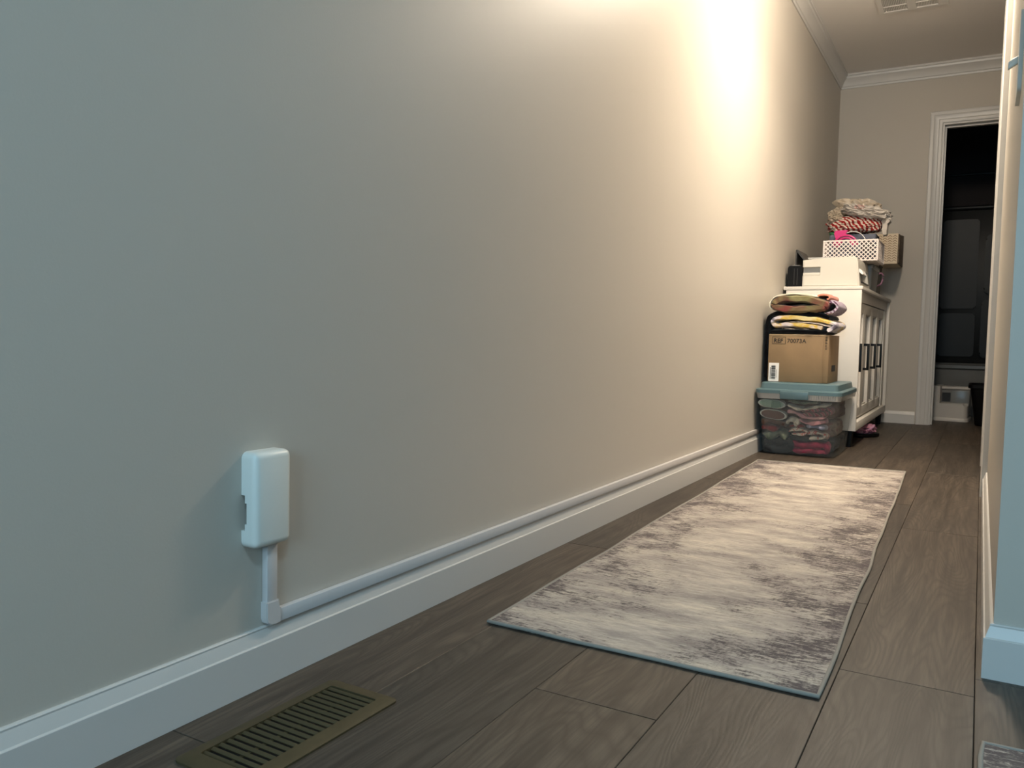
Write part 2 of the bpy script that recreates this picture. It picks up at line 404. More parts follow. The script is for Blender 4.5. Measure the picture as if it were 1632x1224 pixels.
box(bm, DX0-0.012, DX1+0.012, Y_END, Y_END+0.11, DZ+0.012, CEIL+0.1)
struct(obj('wall_end', bm, 'wall', smooth=0))
bm = bmesh.new()                                                           # back wall of the room with the window opening
box(bm, -0.0, 0.6, ROOM_B-0.12, ROOM_B, 0, CEIL+0.1); box(bm, 2.1, ROOM_R, ROOM_B-0.12, ROOM_B, 0, CEIL+0.1)
box(bm, 0.6, 2.1, ROOM_B-0.12, ROOM_B, 0, 0.8); box(bm, 0.6, 2.1, ROOM_B-0.12, ROOM_B, 2.1, CEIL+0.1)
struct(obj('wall_back', bm, 'wall', smooth=0))
struct(obj('wall_room_side', B(ROOM_R, ROOM_R+0.12, ROOM_B-0.12, Y_COR+0.11, 0, CEIL+0.1), 'wall', smooth=0))
struct(obj('ceiling', B(-0.12, ROOM_R+0.12, ROOM_B-0.12, 8.2, CEIL, CEIL+0.1), 'ceiling', smooth=0))
win = struct(D.objects.new('window_1', None)); COL.objects.link(win); win.location = (1.35, ROOM_B, 0.8)
bm = bmesh.new()
for a in ((-0.75, -0.70, 0, 1.3), (0.70, 0.75, 0, 1.3), (-0.70, 0.70, 0, 0.05), (-0.70, 0.70, 1.25, 1.3), (-0.70, 0.70, 0.63, 0.67)):
    box(bm, a[0], a[1], -0.09, -0.03, a[2], a[3], 0.004)
obj('window_frame', bm, 'trim', win)
obj('window_pane', B(-0.70, 0.70, -0.062, -0.058, 0.05, 0.63), 'glass', win, smooth=0)
obj('window_pane', B(-0.70, 0.70, -0.062, -0.058, 0.67, 1.25), 'glass', win, smooth=0)

# floor: every plank its own piece, rows 0.2006 m wide
floor = struct(obj('floor', B(-0.12, ROOM_R+0.12, ROOM_B-0.12, 8.2, -0.06, -0.012), 'subfloor', smooth=0))
PW, PL = 0.2006, 1.24
def plank_mesh(length):
    b = bmesh.new(); g = 0.0004; c = 0.0009
    prof = [(g, -0.012), (PW-g, -0.012), (PW-g, -c), (PW-g-c, 0), (g+c, 0), (g, -c)]
    R0 = [b.verts.new((x, g, z)) for x, z in prof]; R1 = [b.verts.new((x, length-g, z)) for x, z in prof]
    for k in (3, 4): R0[k].co.y += c; R1[k].co.y -= c
    n = len(prof)
    for i in range(n): b.faces.new((R0[i], R0[(i+1) % n], R1[(i+1) % n], R1[i]))
    b.faces.new(R0); b.faces.new(R1[::-1]); bmesh.ops.recalc_face_normals(b, faces=b.faces)
    me = D.meshes.new('plank'); b.to_mesh(me); b.free(); me.materials.append(M['wood']); return me
pm = plank_mesh(PL)
rows = [(-0.028, 1.963), (0.172, 0.24), (0.3726, 1.113), (0.5732, 0.62), (0.7738, 1.46), (0.9744, 0.30)]
rows += [(0.9744+PW*k, (0.3+0.47*k) % PL) for k in range(1, 15)]
for rx, j in rows:
    y = j-PL*math.ceil((j-ROOM_B)/PL)
    ymax = 7.6 if rx < WIDE_R else 1.6
    while y < ymax:
        o = D.objects.new('plank', pm); COL.objects.link(o); o.parent = floor; o.location = (rx, y, 0)
        y += PL

# baseboards
BH, BT = 0.092, 0.014
def base_profile(): return [(0, 0), (BT, 0), (BT, BH-0.0245), (BT-0.0008, BH-0.0235), (BT-0.0030, BH-0.0225), (BT-0.0062, BH-0.0120), (BT-0.0090, BH-0.0045), (BT-0.0086, BH-0.0020), (BT-0.0100, BH-0.0004), (0.0030, BH), (0, BH)]
bm = bmesh.new(); prism(bm, base_profile(), 'y', ROOM_B, Y_END)
struct(obj('baseboard_left', bm, 'trim', smooth=8))
bm = bmesh.new()                                   # hall side, then round the corner to the face that looks at the camera
prof = base_profile()
ring_a = [bm.verts.new((HALL_R-t, 3.43, z)) for t, z in prof]
ring_b = [bm.verts.new((HALL_R-t, Y_COR-t, z)) for t, z in prof]
ring_c = [bm.verts.new((ROOM_R, Y_COR-t, z)) for t, z in prof]
for a, b in ((ring_a, ring_b), (ring_b, ring_c)):
    for i in range(len(prof)): bm.faces.new((a[i], a[(i+1) % len(prof)], b[(i+1) % len(prof)], b[i]))
bm.faces.new(ring_a); bm.faces.new(ring_c[::-1])
struct(obj('baseboard_right', bm, 'trim', smooth=8))
bm = bmesh.new(); prism(bm, [(Y_END-t, z*0.93) for t, z in base_profile()], 'x', BT, DX0-0.092)
struct(obj('baseboard_end', bm, 'trim'))

# crown moulding
CR = [(0, 0), (0.006, 0), (0.009, 0.012), (0.014, 0.016), (0.018, 0.03), (0.030, 0.052), (0.041, 0.064), (0.044, 0.076), (0.050, 0.080), (0.050, 0.092), (0, 0.092)]
bm = bmesh.new(); z0 = CEIL-0.092
A = [bm.verts.new((t, ROOM_B, z0+z)) for t, z in CR]; C = [bm.verts.new((t, Y_END-t, z0+z)) for t, z in CR]; E = [bm.verts.new((WIDE_R, Y_END-t, z0+z)) for t, z in CR]
for a, b in ((A, C), (C, E)):
    for i in range(len(CR)): bm.faces.new((a[i], a[(i+1) % len(CR)], b[(i+1) % len(CR)], b[i]))
bm.faces.new(A); bm.faces.new(E[::-1])
struct(obj('trim_1', bm, 'trim', smooth=24), 'white crown moulding along the left and end walls')

# bathroom doorway casing and jamb
def casing_profile(wd=0.078):
    return [(0, 0), (0, 0.010), (0.008, 0.013), (0.020, 0.013), (0.024, 0.016), (wd*0.62, 0.018), (wd*0.7, 0.021), (wd-0.006, 0.021), (wd, 0.017), (wd, 0)]
def casing(name, axis, wallpos, sgn, a0, a1, ztop, m='trim', parent=None):
    """mitred door casing; axis 'x' opening runs along x on a wall of constant y; sgn = outward direction of the wall face"""
    P = casing_profile(); b = bmesh.new(); rings = []
    for corner in range(4):
        rg = []
        for w_, t in P:
            a, z = ((a0-w_, 0), (a0-w_, ztop+w_), (a1+w_, ztop+w_), (a1+w_, 0))[corner]
            rg.append(b.verts.new((a, wallpos+sgn*t, z) if axis == 'x' else (wallpos+sgn*t, a, z)))
        rings.append(rg)
    n = len(P)
    for r0, r1 in zip(rings[:-1], rings[1:]):
        for i in range(n): b.faces.new((r0[i], r0[(i+1) % n], r1[(i+1) % n], r1[i]))
    b.faces.new(rings[0]); b.faces.new(rings[3][::-1])
    return obj(name, b, m, parent, smooth=24)
d2 = struct(D.objects.new('door_2', None)); COL.objects.link(d2); d2.location = (0, 0, 0)
casing('casing', 'x', Y_END, -1, DX0+0.004-0.012, DX1-0.004+0.012, DZ+0.008, parent=d2)
bm = bmesh.new()
box(bm, DX0-0.012, DX0+0.004, Y_END-0.002, Y_END+0.11, 0.0, DZ+0.012); box(bm, DX1-0.004, DX1+0.012, Y_END-0.002, Y_END+0.11, 0.0, DZ+0.012)
box(bm, DX0+0.004, DX1-0.004, Y_END-0.002, Y_END+0.11, DZ-0.004, DZ+0.012)
box(bm, DX0+0.004, DX0+0.015, Y_END+0.045, Y_END+0.08, 0.0, DZ-0.004); box(bm, DX0+0.015, DX1-0.004, Y_END+0.045, Y_END+0.08, DZ-0.016, DZ-0.004)
obj('jamb', bm, 'trim', d2)
# door in the right wall, closed, with casing
d1 = struct(D.objects.new('door_1', None)); COL.objects.link(d1)
casing('casing', 'y', HALL_R, -1, 3.505, 4.255, 2.025, parent=d1)
dl = obj('door_leaf', B(HALL_R+0.02, HALL_R+0.055, 3.505, 4.255, 0.008, 2.022, 0.003), 'trim', d1)
for (a, b_, c, d_) in ((0.09, 0.34, 0.25, 0.9), (0.41, 0.66, 0.25, 0.9), (0.09, 0.34, 1.05, 1.9), (0.41, 0.66, 1.05, 1.9)):
    obj('door_panel', B(HALL_R+0.014, HALL_R+0.022, 3.505+a, 3.505+b_, c, d_, 0.006), 'trim', dl)
bm = bmesh.new(); tube(bm, [(HALL_R+0.02, 4.19, 0.95), (HALL_R+0.008, 4.19, 0.95)], 0.018, 16)
obj('door_handle', bm, 'chrome', dl)

# ------------------------------------------------------------------ the ceiling lamp that lights the hall
lt = thing('ceiling_lamp', 'round drum ceiling lamp lighting the middle of the hall', 'lamp', (LAMP[0], LAMP[1], CEIL))
def disc(r, z, n=32): return [(r*math.cos(2*PI*k/n), r*math.sin(2*PI*k/n), z) for k in range(n)]
bm = bmesh.new(); loft(bm, [disc(0.155, -0.004), disc(0.155, -0.11), disc(0.150, -0.11), disc(0.150, -0.006)], True, True)
obj('drum_shade', bm, 'lampglass', lt)
bm = bmesh.new(); loft(bm, [disc(0.02, -0.006, 16), disc(0.02, -0.085, 16)])
obj('socket', bm, 'lampglass', lt)
bm = bmesh.new(); loft(bm, [disc(0.012, -0.085, 16), disc(0.022, -0.096, 16), disc(0.026, -0.108, 16), disc(0.020, -0.118, 16)])
obj('bulb', bm, 'bulb', lt)
pl = D.lights.new('ceiling_lamp_light', 'POINT'); pl.shadow_soft_size = 0.10; pl.energy = LAMP_SIDE; pl.color = LAMP_COL
po = D.objects.new('ceiling_lamp_light', pl); COL.objects.link(po); po.location = LAMP
pl = D.lights.new('ceiling_lamp_diffuser_light', 'AREA'); pl.shape = 'DISK'; pl.size = 0.28; pl.energy = LAMP_DOWN; pl.spread = math.radians(135); pl.color = LAMP_COL
po = D.objects.new('ceiling_lamp_diffuser_light', pl); COL.objects.link(po); po.location = (LAMP[0], LAMP[1], CEIL-0.115)
rl = thing('room_ceiling_lamp', 'flat round cool white ceiling lamp in the adjoining room', 'lamp', (ROOM_LAMP[0], ROOM_LAMP[1], CEIL))
bm = bmesh.new(); loft(bm, [disc(0.22, 0), disc(0.22, -0.010), disc(0.205, -0.013), disc(0.205, -0.006)], False, False); obj('trim_ring', bm, 'lampglass', rl)
bm = bmesh.new(); loft(bm, [disc(0.205, -0.001), disc(0.205, -0.007)]); obj('lens', bm, 'coolbulb', rl)
pl = D.lights.new('room_ceiling_lamp_light', 'AREA'); pl.shape = 'DISK'; pl.size = 0.40; pl.energy = ROOM_POWER; pl.color = ROOM_COL
po = D.objects.new('room_ceiling_lamp_light', pl); COL.objects.link(po); po.location = ROOM_LAMP

# ------------------------------------------------------------------ ceiling vent
cv = thing('ceiling_vent', 'white rectangular ceiling air vent with two louvred panels', 'vent', (0.525, 5.03, CEIL))
bm = bmesh.new()
gx = [(-0.138, -0.018), (0.026, 0.135)]; gy = [(-0.10, 0.055), (0.065, 0.135)]
ys = [-0.16, -0.10, 0.060-0.004, 0.060+0.004, 0.135, 0.165]
for a, b_ in ((-0.165, gx[0][0]), (gx[0][1], gx[1][0]), (gx[1][1], 0.185)): box(bm, a, b_, -0.16, 0.165, -0.008, 0)
for a, b_ in gx:
    for c, d_ in ((-0.16, -0.10), (0.056, 0.063), (0.135, 0.165)): box(bm, a, b_, c, d_, -0.008, 0)
obj('frame', bm, 'lampglass', cv)
obj('backing', B(-0.15, 0.15, -0.12, 0.145, -0.002, -0.0005), 'printer_in', cv, smooth=0)
for a, b_ in gx:
    bm = bmesh.new(); n = 14
    for k in range(n):
        x = a+(b_-a)*(k+0.5)/n
        for c, d_ in ((-0.10, 0.056), (0.063, 0.135)): box(bm, x-0.0022, x+0.0022, c, d_, -0.007, -0.002)
    o = obj('louver_bank', bm, 'lampglass', cv, smooth=0); o['kind'] = 'stuff'

# ------------------------------------------------------------------ light switch on the right wall
ls = thing('light_switch', 'white toggle switch plate on the right wall near its corner', 'switch', (HALL_R, 1.80, 1.085))
bm = bmesh.new(); prism(bm, rrect(-0.058, 0.058, -0.073, 0.073, 0.008, 4), 'x', -0.0065, 0)
obj('plate', bm, 'plastic_white', ls)
bm = B(-0.022, -0.004, -0.0055, 0.0055, -0.007, 0.007, 0.002)
for v in bm.verts: v.co.z -= (v.co.x+0.004)*(-0.6)
obj('toggle', bm, 'plastic_white', ls)

# ------------------------------------------------------------------ cable cover box and raceway on the left wall
cc = thing('cable_cover_box', 'rounded white plastic cover box mounted low on the left wall', 'cover box', (0, 0.8925, 0.298))
o = obj('cover', B(-0.02, 0.031, -0.0375, 0.0375, -0.0735, 0.0735, 0.011, 5), 'plastic_white', cc)
cut = bmesh.new(); box(cut, -0.05, 0.0, -0.2, 0.2, -0.2, 0.2)
for z_a, z_b, d_ in ((-0.045, 0.006, 0.009), (-0.032, -0.008, 0.012)): box(cut, -0.03, d_, -0.2, -0.024, z_a, z_b)
for part_cut in (B(-0.05, 0.0004, -0.2, 0.2, -0.2, 0.2), B(-0.03, 0.008, -0.2, -0.024, -0.046, 0.008), B(-0.03, 0.0115, -0.2, -0.024, -0.036, -0.004), B(-0.03, 0.012, -0.004, 0.016, -0.2, -0.06)):
    boolean_cut(o, part_cut)
cut.free()
obj('inner_box', B(0.0005, 0.018, -0.024, 0.026, -0.055, 0.055), 'darkgrey', cc, smooth=0)
rc = thing('cable_raceway', 'slim pale cable raceway running down from the cover box and along the baseboard', 'raceway', (0, 0, 0))
obj('vertical_channel', B(0.0005, 0.0125, 0.896, 0.917, 0.12, 0.231, 0.0012), 'race', rc)
bm = bmesh.new(); pts = [(0.894, 0.131), (0.919, 0.131), (0.919, 0.1165), (0.9235, 0.1165), (0.9235, 0.0935), (0.913, 0.0935), (0.903, 0.0935), (0.8965, 0.098), (0.894, 0.105)]
prism(bm, pts, 'x', 0.0005, 0.0145); bmesh.ops.bevel(bm, geom=[e for e in bm.edges if all(v.co.x > 0.014 for v in e.verts)], offset=0.0012, segments=2, affect='EDGES')
obj('elbow', bm, 'race', rc)
obj('horizontal_channel', B(0.0005, 0.0125, 0.918, 4.60, 0.0935, 0.1145, 0.0012), 'race', rc)

# ------------------------------------------------------------------ floor register
fr = thing('floor_register', 'olive brown metal floor register beside the left baseboard', 'register', (0.152, 0.815, 0.0), rz=-0.012)
LX, LY = 0.067, 0.147
bm = bmesh.new(); ix, iy = 0.045, 0.122
outer = rrect(-LX, LX, -LY, LY, 0.010, 4); inner0 = rrect(-ix, ix, -iy, iy, 0.004, 4)
def oring(pts, z, s=0.0): return [(x-math.copysign(s, x), y-math.copysign(s, y), z) for x, y in pts]
loft(bm, [oring(outer, 0.0002), oring(outer, 0.003), oring(outer, 0.0062, 0.007), oring(inner0, 0.0068), oring(inner0, 0.0005)], False, False)
obj('frame', bm, 'register', fr)
obj('duct_shade_sheet', B(-ix, ix, -iy, iy, 0.0002, 0.0008), 'duct', fr, smooth=0)  # black sheet painted in place of the shaded duct depth
sm = B(-ix, ix, -0.0030, 0.0030, -0.0010, 0.0010, 0.0006)
for v in sm.verts:
    y, z = v.co.y, v.co.z; a = math.radians(24); v.co.y = y*math.cos(a)-z*math.sin(a); v.co.z = y*math.sin(a)+z*math.cos(a)
so = None; NS = 19
for k in range(NS):
    y = -iy+2*iy*(k+0.5)/NS
    if so is None: so = obj('slat', sm, 'register', fr); s_ = so
    else: s_ = so.copy(); COL.objects.link(s_); s_.parent = fr
    s_.location = (0, y, 0.0042)
obj('damper_bar', B(-0.003, 0.003, -iy, iy, 0.0008, 0.0022), 'register', fr, smooth=0)

# ------------------------------------------------------------------ rug
def rug(name, corners, nx, ny, th, m, seed, label):
    (ax, ay), (bx_, by), (cx, cy), (dx, dy) = corners           # near-left, near-right, far-right, far-left
    ctr = Vector(((ax+bx_+cx+dx)/4, (ay+by+cy+dy)/4, 0))
    t = thing(name, label, 'rug', ctr)
    def P(u, v):
        x = (ax*(1-u)+bx_*u)*(1-v)+(dx*(1-u)+cx*u)*v; y = (ay*(1-u)+by*u)*(1-v)+(dy*(1-u)+cy*u)*v
        e = 4*abs(u-0.5)**2
        x += e*0.006*noise.noise(Vector((seed, v*9, u*3))); y += 0.004*noise.noise(Vector((u*6, seed*2, v*3)))*(4*abs(v-0.5)**2)
        z = th + 0.0012*noise.noise(Vector((x*9, y*5, seed))) + max(0, 0.0025*noise.noise(Vector((v*14, seed+4, u*2))))*e
        return Vector((x, y, z))-ctr
    b = bmesh.new(); G = [[b.verts.new(P(i/nx, j/ny)) for i in range(nx+1)] for j in range(ny+1)]
    for j in range(ny):
        for i in range(nx): b.faces.new((G[j][i], G[j][i+1], G[j+1][i+1], G[j+1][i]))
    r = bmesh.ops.extrude_face_region(b, geom=list(b.faces))
    for v in r['geom']:
        if isinstance(v, bmesh.types.BMVert): v.co.z = 0.0006
    obj('pile', b, m, t, smooth=60)
    edge = [P(i/nx, 0) for i in range(nx)]+[P(1, j/ny) for j in range(ny)]+[P(1-i/nx, 1) for i in range(nx)]+[P(0, 1-j/ny) for j in range(ny)]
    b = bmesh.new(); tube(b, [(p.x, p.y, max(p.z-0.0015, 0.0041)) for p in edge], 0.0038, 8, True)
    obj('binding', b, 'bind', t, smooth=60)
    return t
rug('runner_rug', [(0.163, 1.319), (0.764, 1.315), (0.699, 3.864), (0.087, 3.812)], 20, 80, 0.006, 'rug', 1.7, 'long cream and plum distressed runner rug lying down the hall')
rug('door_mat', [(0.985, 0.68), (1.75, 0.66), (1.76, 1.30), (0.984, 1.279)], 16, 14, 0.006, 'rug2', 5.2, 'pale grey distressed mat beyond the right wall corner, at the frame edge')

# ------------------------------------------------------------------ cabinet
CX0, CX1, CY0, CY1, CZ0, CZ1 = 0.006, 0.402, 4.612, 6.13, 0.088, 0.851
cb = thing('white_cabinet', 'long white four-door cabinet with black handles against the left wall', 'cabinet', (0, CY0, 0))
def part(name, parent, m, *a, bev=0.0015):
    b = B(a[0], a[1], a[2]-CY0, a[3]-CY0, a[4], a[5], bev); return obj(name, b, m, parent)
part('side_panel', cb, 'cab', CX0+0.014, CX1, CY0, CY0+0.018, CZ0, CZ1-0.018)
part('side_panel', cb, 'cab', CX0+0.014, CX1, CY1-0.018, CY1, CZ0, CZ1-0.018)
part('top', cb, 'cab', CX0, CX1+0.004, CY0-0.003, CY1+0.003, CZ1-0.018, CZ1)
part('back_panel', cb, 'cab', CX0+0.014, CX0+0.022, CY0+0.018, CY1-0.018, CZ0, CZ1-0.018)
part('bottom_rail', cb, 'cab', CX0+0.022, CX1, CY0+0.018, CY1-0.018, CZ0, CZ0+0.045)
part('top_rail', cb, 'cab', 0.30, 0.384, CY0+0.018, CY1-0.018, 0.775, CZ1-0.018)
part('end_stile', cb, 'cab', 0.34, 0.384, 5.985, CY1-0.018, CZ0+0.045, 0.775)
DW = 0.335
for k in range(4):
    y0 = 4.637+DW*k-CY0; y1 = y0+DW-0.004; za, zb = 0.142, 0.770; xf = 0.379; xb = 0.361
    b = bmesh.new()
    box(b, xb, xf, y0, y0+0.048, za, zb, 0.0015); box(b, xb, xf, y1-0.048, y1, za, zb, 0.0015)
    box(b, xb, xf, y0+0.048, y1-0.048, za, za+0.055, 0.0015); box(b, xb, xf, y0+0.048, y1-0.048, zb-0.055, zb, 0.0015)
    d = obj('door', b, 'cab', cb)
    obj('door_panel', B(xb-0.004, xb+0.002, y0+0.046, y1-0.046, za+0.05, zb-0.05), 'cabpanel', d, smooth=0)
    b = bmesh.new(); i0, i1, j0, j1 = y0+0.048, y1-0.048, za+0.055, zb-0.055       # inner bead
    for q in ((i0, i0+0.008, j0, j1), (i1-0.008, i1, j0, j1), (i0+0.008, i1-0.008, j0, j0+0.008), (i0+0.008, i1-0.008, j1-0.008, j1)): box(b, xb, xb+0.011, *q)
    obj('bead', b, 'cab', d, smooth=0)
    b = bmesh.new(); hy = y0+0.024
    box(b, xf+0.018, xf+0.030, hy-0.007, hy+0.007, 0.400, 0.550, 0.001)
    for hz in (0.400, 0.536): box(b, xf, xf+0.018, hy-0.007, hy+0.007, hz, hz+0.014)
    obj('handle', b, 'handle', d)
for lx in (0.05, 0.365):
    for ly in (CY0+0.035, CY1-0.035):
        b = bmesh.new(); loft(b, [[(x, y, z) for x, y in rrect(lx-r, lx+r, ly-CY0-r, ly-CY0+r, 0.003, 2)] for r, z in ((0.014, 0.0003), (0.020, 0.0878))])
        obj('leg', b, 'handle', cb)

# ------------------------------------------------------------------ storage tub with lid
TX0, TX1, TY0, TY1 = 0.017, 0.396, 4.045, 4.572
st = thing('storage_tub', 'clear plastic storage tub with grey teal lid, full of shoes and clothes', 'storage tub', (0, 0, 0))
b = bmesh.new()
prof = [(0.022, 0.055, 0.0006), (0.010, 0.040, 0.012), (0.0, 0.030, 0.285)]
rings = []
for k, (dx, dy, z) in enumerate(((0.034, 0.075, 0.0006), (0.022, 0.062, 0.004), (0.017, 0.056, 0.014), (0.004, 0.012, 0.26), (0.003, 0.008, 0.30))):
    rings.append(ring3(z, TX0+dx, TX1-dx*1.2, TY0+dy, TY1-dy, 0.035))
loft(b, rings, True, False)
tb = obj('tub_body', b, 'clear', st, smooth=50)
b = bmesh.new()
loft(b, [ring3(0.276, TX0-0.002, TX1+0.004, TY0-0.004, TY1+0.004, 0.03), ring3(0.303, TX0-0.008, TX1+0.008, TY0-0.010, TY1+0.008, 0.03), ring3(0.303, TX0+0.004, TX1-0.004, TY0+0.006, TY1-0.006, 0.03), ring3(0.276, TX0+0.004, TX1-0.004, TY0+0.006, TY1-0.006, 0.03)], False, False)
obj('rim', b, 'clearrim', st, smooth=40)
b = bmesh.new(); e = 0.011
loft(b, [ring3(0.302, TX0-e, TX1+e, TY0-e, TY1+e, 0.034), ring3(0.318, TX0-e, TX1+e, TY0-e, TY1+e, 0.034), ring3(0.3225, TX0-e+0.006, TX1+e-0.006, TY0-e+0.006, TY1+e-0.006, 0.03),
         ring3(0.3235, TX0+0.008, TX1-0.008, TY0+0.010, TY1-0.010, 0.026), ring3(0.350, TX0+0.013, TX1-0.013, TY0+0.017, TY1-0.017, 0.022), ring3(0.354, TX0+0.018, TX1-0.018, TY0+0.022, TY1-0.022, 0.020)])
lid = obj('lid', b, 'teal', st, smooth=35)
b = B(0.128, 0.258, TY0-e-0.007, TY0-e+0.001, 0.277, 0.316, 0.004, 3); obj('latch', b, 'teal', st)
b = bmesh.new()
for k in range(12): box(b, 0.268+k*0.0105, 0.2705+k*0.0105, TY0-0.0125, TY0-0.008, 0.279, 0.300)
o = obj('rim_rib', b, 'clearrim', st, smooth=0)

# contents of the tub: soles and folded clothes just inside its front face
def front_y(z): return TY0+0.012+(0.26-z)*0.18+0.006
def shoe(name, label, cx, cz, L, H, tilt, msole, mrim, ribs):
    y = front_y(cz)+0.004
    t = thing(name, label, 'shoe', (cx, y, cz), group=None); t.rotation_euler = (0, tilt, 0)
    def outline(s=1.0, n=40):
        pts = []
        for k in range(n):
            a = 2*PI*k/n; u = math.cos(a); r = 1-0.14*math.exp(-((u+0.10)/0.35)**2)
            pts.append((u*L/2*s*(1 if s == 1 else 1), math.sin(a)*H/2*r*s))
        return pts
    bb = bmesh.new(); loft(bb, [[(x, yy, z) for x, z in outline(s)] for s, yy in ((0.96, 0.0), (1.0, 0.004), (1.0, 0.020), (0.97, 0.024))])
    obj('midsole', bb, mrim, t, smooth=40)
    bb = bmesh.new(); loft(bb, [[(x, yy, z) for x, z in outline(s)] for s, yy in ((0.80, -0.0035), (0.86, -0.002), (0.86, 0.004))])
    so_ = obj('outsole', bb, msole, t, smooth=40)
    if ribs:
        bb = bmesh.new()
        for k in range(7):
            x = L*(0.02+0.052*k); hh = H*0.5*0.78*math.sqrt(max(0.05, 1-(x/(L*0.46))**2))
            box(bb, x-0.0022, x+0.0022, -0.006, -0.002, -hh, hh)
        obj('tread', bb, ribs, so_, smooth=0)
    bb = blob(0, 0.045, 0, L*0.46, 0.035, H*0.44, cx*50, 0.12, 2, 3); obj('upper', bb, mrim, t, smooth=60)
    return t
M['mint'] = mat('mint_sole', (0.27, 0.36, 0.27), 0.7); M['mintdark'] = mat('dark_mint_tread', (0.12, 0.20, 0.14), 0.7); M['offrim'] = mat('pale_midsole', (0.52, 0.51, 0.45), 0.7)
M['brownsole'] = mat('brown_rubber_sole', (0.125, 0.055, 0.038), 0.75)
shoe('sneaker', 'pale mint ribbed shoe sole at the top of the tub', 0.083, 0.249, 0.133, 0.047, 0.06, 'mint', 'offrim', 'mintdark')
shoe('brown_sole_shoe', 'brown soled shoe with pale rim inside the tub', 0.090, 0.196, 0.130, 0.052, 0.10, 'brownsole', 'offrim', None)
cm = lambda n, st_, **k: cloth_material(n, st_, **k)
M['c_plaid'] = cm('pink_striped_cloth', [(0.35, (0.22, 0.05, 0.07)), (0.5, (0.42, 0.28, 0.24)), (0.65, (0.10, 0.06, 0.06))], stripes=22)
M['c_cream'] = cm('cream_cloth', [(0.3, (0.42, 0.37, 0.29)), (0.7, (0.55, 0.50, 0.41))])
M['c_pink'] = cm('dusty_pink_cloth', [(0.3, (0.40, 0.14, 0.17)), (0.6, (0.50, 0.28, 0.28)), (0.8, (0.5, 0.42, 0.36))])
M['c_floral'] = cm('floral_cloth', [(0.40, (0.42, 0.10, 0.09)), (0.47, (0.52, 0.45, 0.37)), (0.66, (0.55, 0.49, 0.40)), (0.74, (0.20, 0.22, 0.14))], scale=(75, 75, 75), detail=2)
M['c_mag'] = cm('magenta_cloth', [(0.25, (0.20, 0.015, 0.045)), (0.7, (0.34, 0.03, 0.075)), (0.78, (0.5, 0.4, 0.4))], scale=(40, 40, 40))
M['c_sage'] = cm('sage_cloth', [(0.3, (0.10, 0.115, 0.085)), (0.7, (0.20, 0.22, 0.165))], scale=(30, 8, 8))
M['c_dark'] = cm('charcoal_cloth', [(0.3, (0.022, 0.024, 0.026)), (0.7, (0.042, 0.044, 0.045))])
M['c_pile'] = cm('taupe_mixed_cloth', [(0.3, (0.10, 0.06, 0.05)), (0.5, (0.24, 0.19, 0.15)), (0.7, (0.20, 0.06, 0.07))], scale=(14, 14, 30))
M['c_lil'] = cm('lilac_cloth', [(0.3, (0.25, 0.25, 0.34)), (0.7, (0.36, 0.35, 0.42))])
M['c_red'] = cm('dark_red_cloth', [(0.3, (0.16, 0.018, 0.02)), (0.66, (0.24, 0.035, 0.035)), (0.75, (0.4, 0.3, 0.28))], scale=(30, 30, 30))
M['c_brown'] = cm('brown_cloth', [(0.3, (0.065, 0.032, 0.022)), (0.7, (0.11, 0.055, 0.04))])
def garment(label, m, path, th, seed, depth=0.075, amp=0.009, dy=0.0):
    zc = sum(p[1] for p in path)/len(path); y0 = front_y(zc)+dy
    bb = folded(path, th, y0, y0+depth, seed, amp, ny=10, sub=5)
    return tag(obj('folded_garment', bb, m, smooth=60), label, 'clothes', 'folded clothes inside the storage tub')
garment('sage green cloth folded at the top right inside the tub', 'c_sage', [(0.16, 0.268), (0.21, 0.262), (0.26, 0.268), (0.30, 0.262)], 0.016, 2)
garment('cream cloth edge sagging under the tub rim', 'c_cream', [(0.16, 0.246), (0.21, 0.232), (0.25, 0.233), (0.29, 0.245), (0.35, 0.257)], 0.013, 3)
garment('pink striped cloth bunched at the right of the tub', 'c_plaid', [(0.225, 0.226), (0.28, 0.232), (0.345, 0.240), (0.35, 0.222), (0.29, 0.210), (0.23, 0.206)], 0.020, 4)
garment('dusty pink garment edge left of the striped cloth in the tub', 'c_pink', [(0.158, 0.214), (0.19, 0.210), (0.225, 0.202), (0.27, 0.192), (0.33, 0.199)], 0.016, 5)
garment('pale cream bunched cloth in the middle of the tub', 'c_cream', [(0.152, 0.160), (0.165, 0.172), (0.185, 0.180), (0.203, 0.168), (0.19, 0.155)], 0.024, 6, amp=0.012)
garment('dusty pink folded cloth right of the bunched cream one in the tub', 'c_pink', [(0.21, 0.176), (0.25, 0.166), (0.30, 0.168), (0.335, 0.174)], 0.020, 7)
garment('lilac grey cloth near the right side of the tub', 'c_lil', [(0.245, 0.148), (0.27, 0.150), (0.30, 0.144), (0.335, 0.152)], 0.022, 8, amp=0.012)
garment('red cloth strip above the floral one in the tub', 'c_red', [(0.17, 0.147), (0.20, 0.150), (0.24, 0.146)], 0.010, 9)
garment('pale floral cloth folded in the middle of the tub', 'c_floral', [(0.165, 0.120), (0.20, 0.131), (0.245, 0.128), (0.235, 0.112), (0.18, 0.110)], 0.018, 10)
garment('pale floral cloth balled up low at the right of the tub', 'c_floral', [(0.25, 0.112), (0.285, 0.118), (0.325, 0.112), (0.32, 0.095), (0.26, 0.092)], 0.020, 11)
garment('bright magenta garment at the bottom right of the tub', 'c_mag', [(0.175, 0.062), (0.22, 0.056), (0.28, 0.056), (0.332, 0.060), (0.33, 0.032), (0.25, 0.026), (0.18, 0.030)], 0.030, 12)
garment('charcoal cloth under the floral ones in the tub', 'c_dark', [(0.17, 0.088), (0.22, 0.084), (0.28, 0.080), (0.335, 0.080)], 0.018, 13)
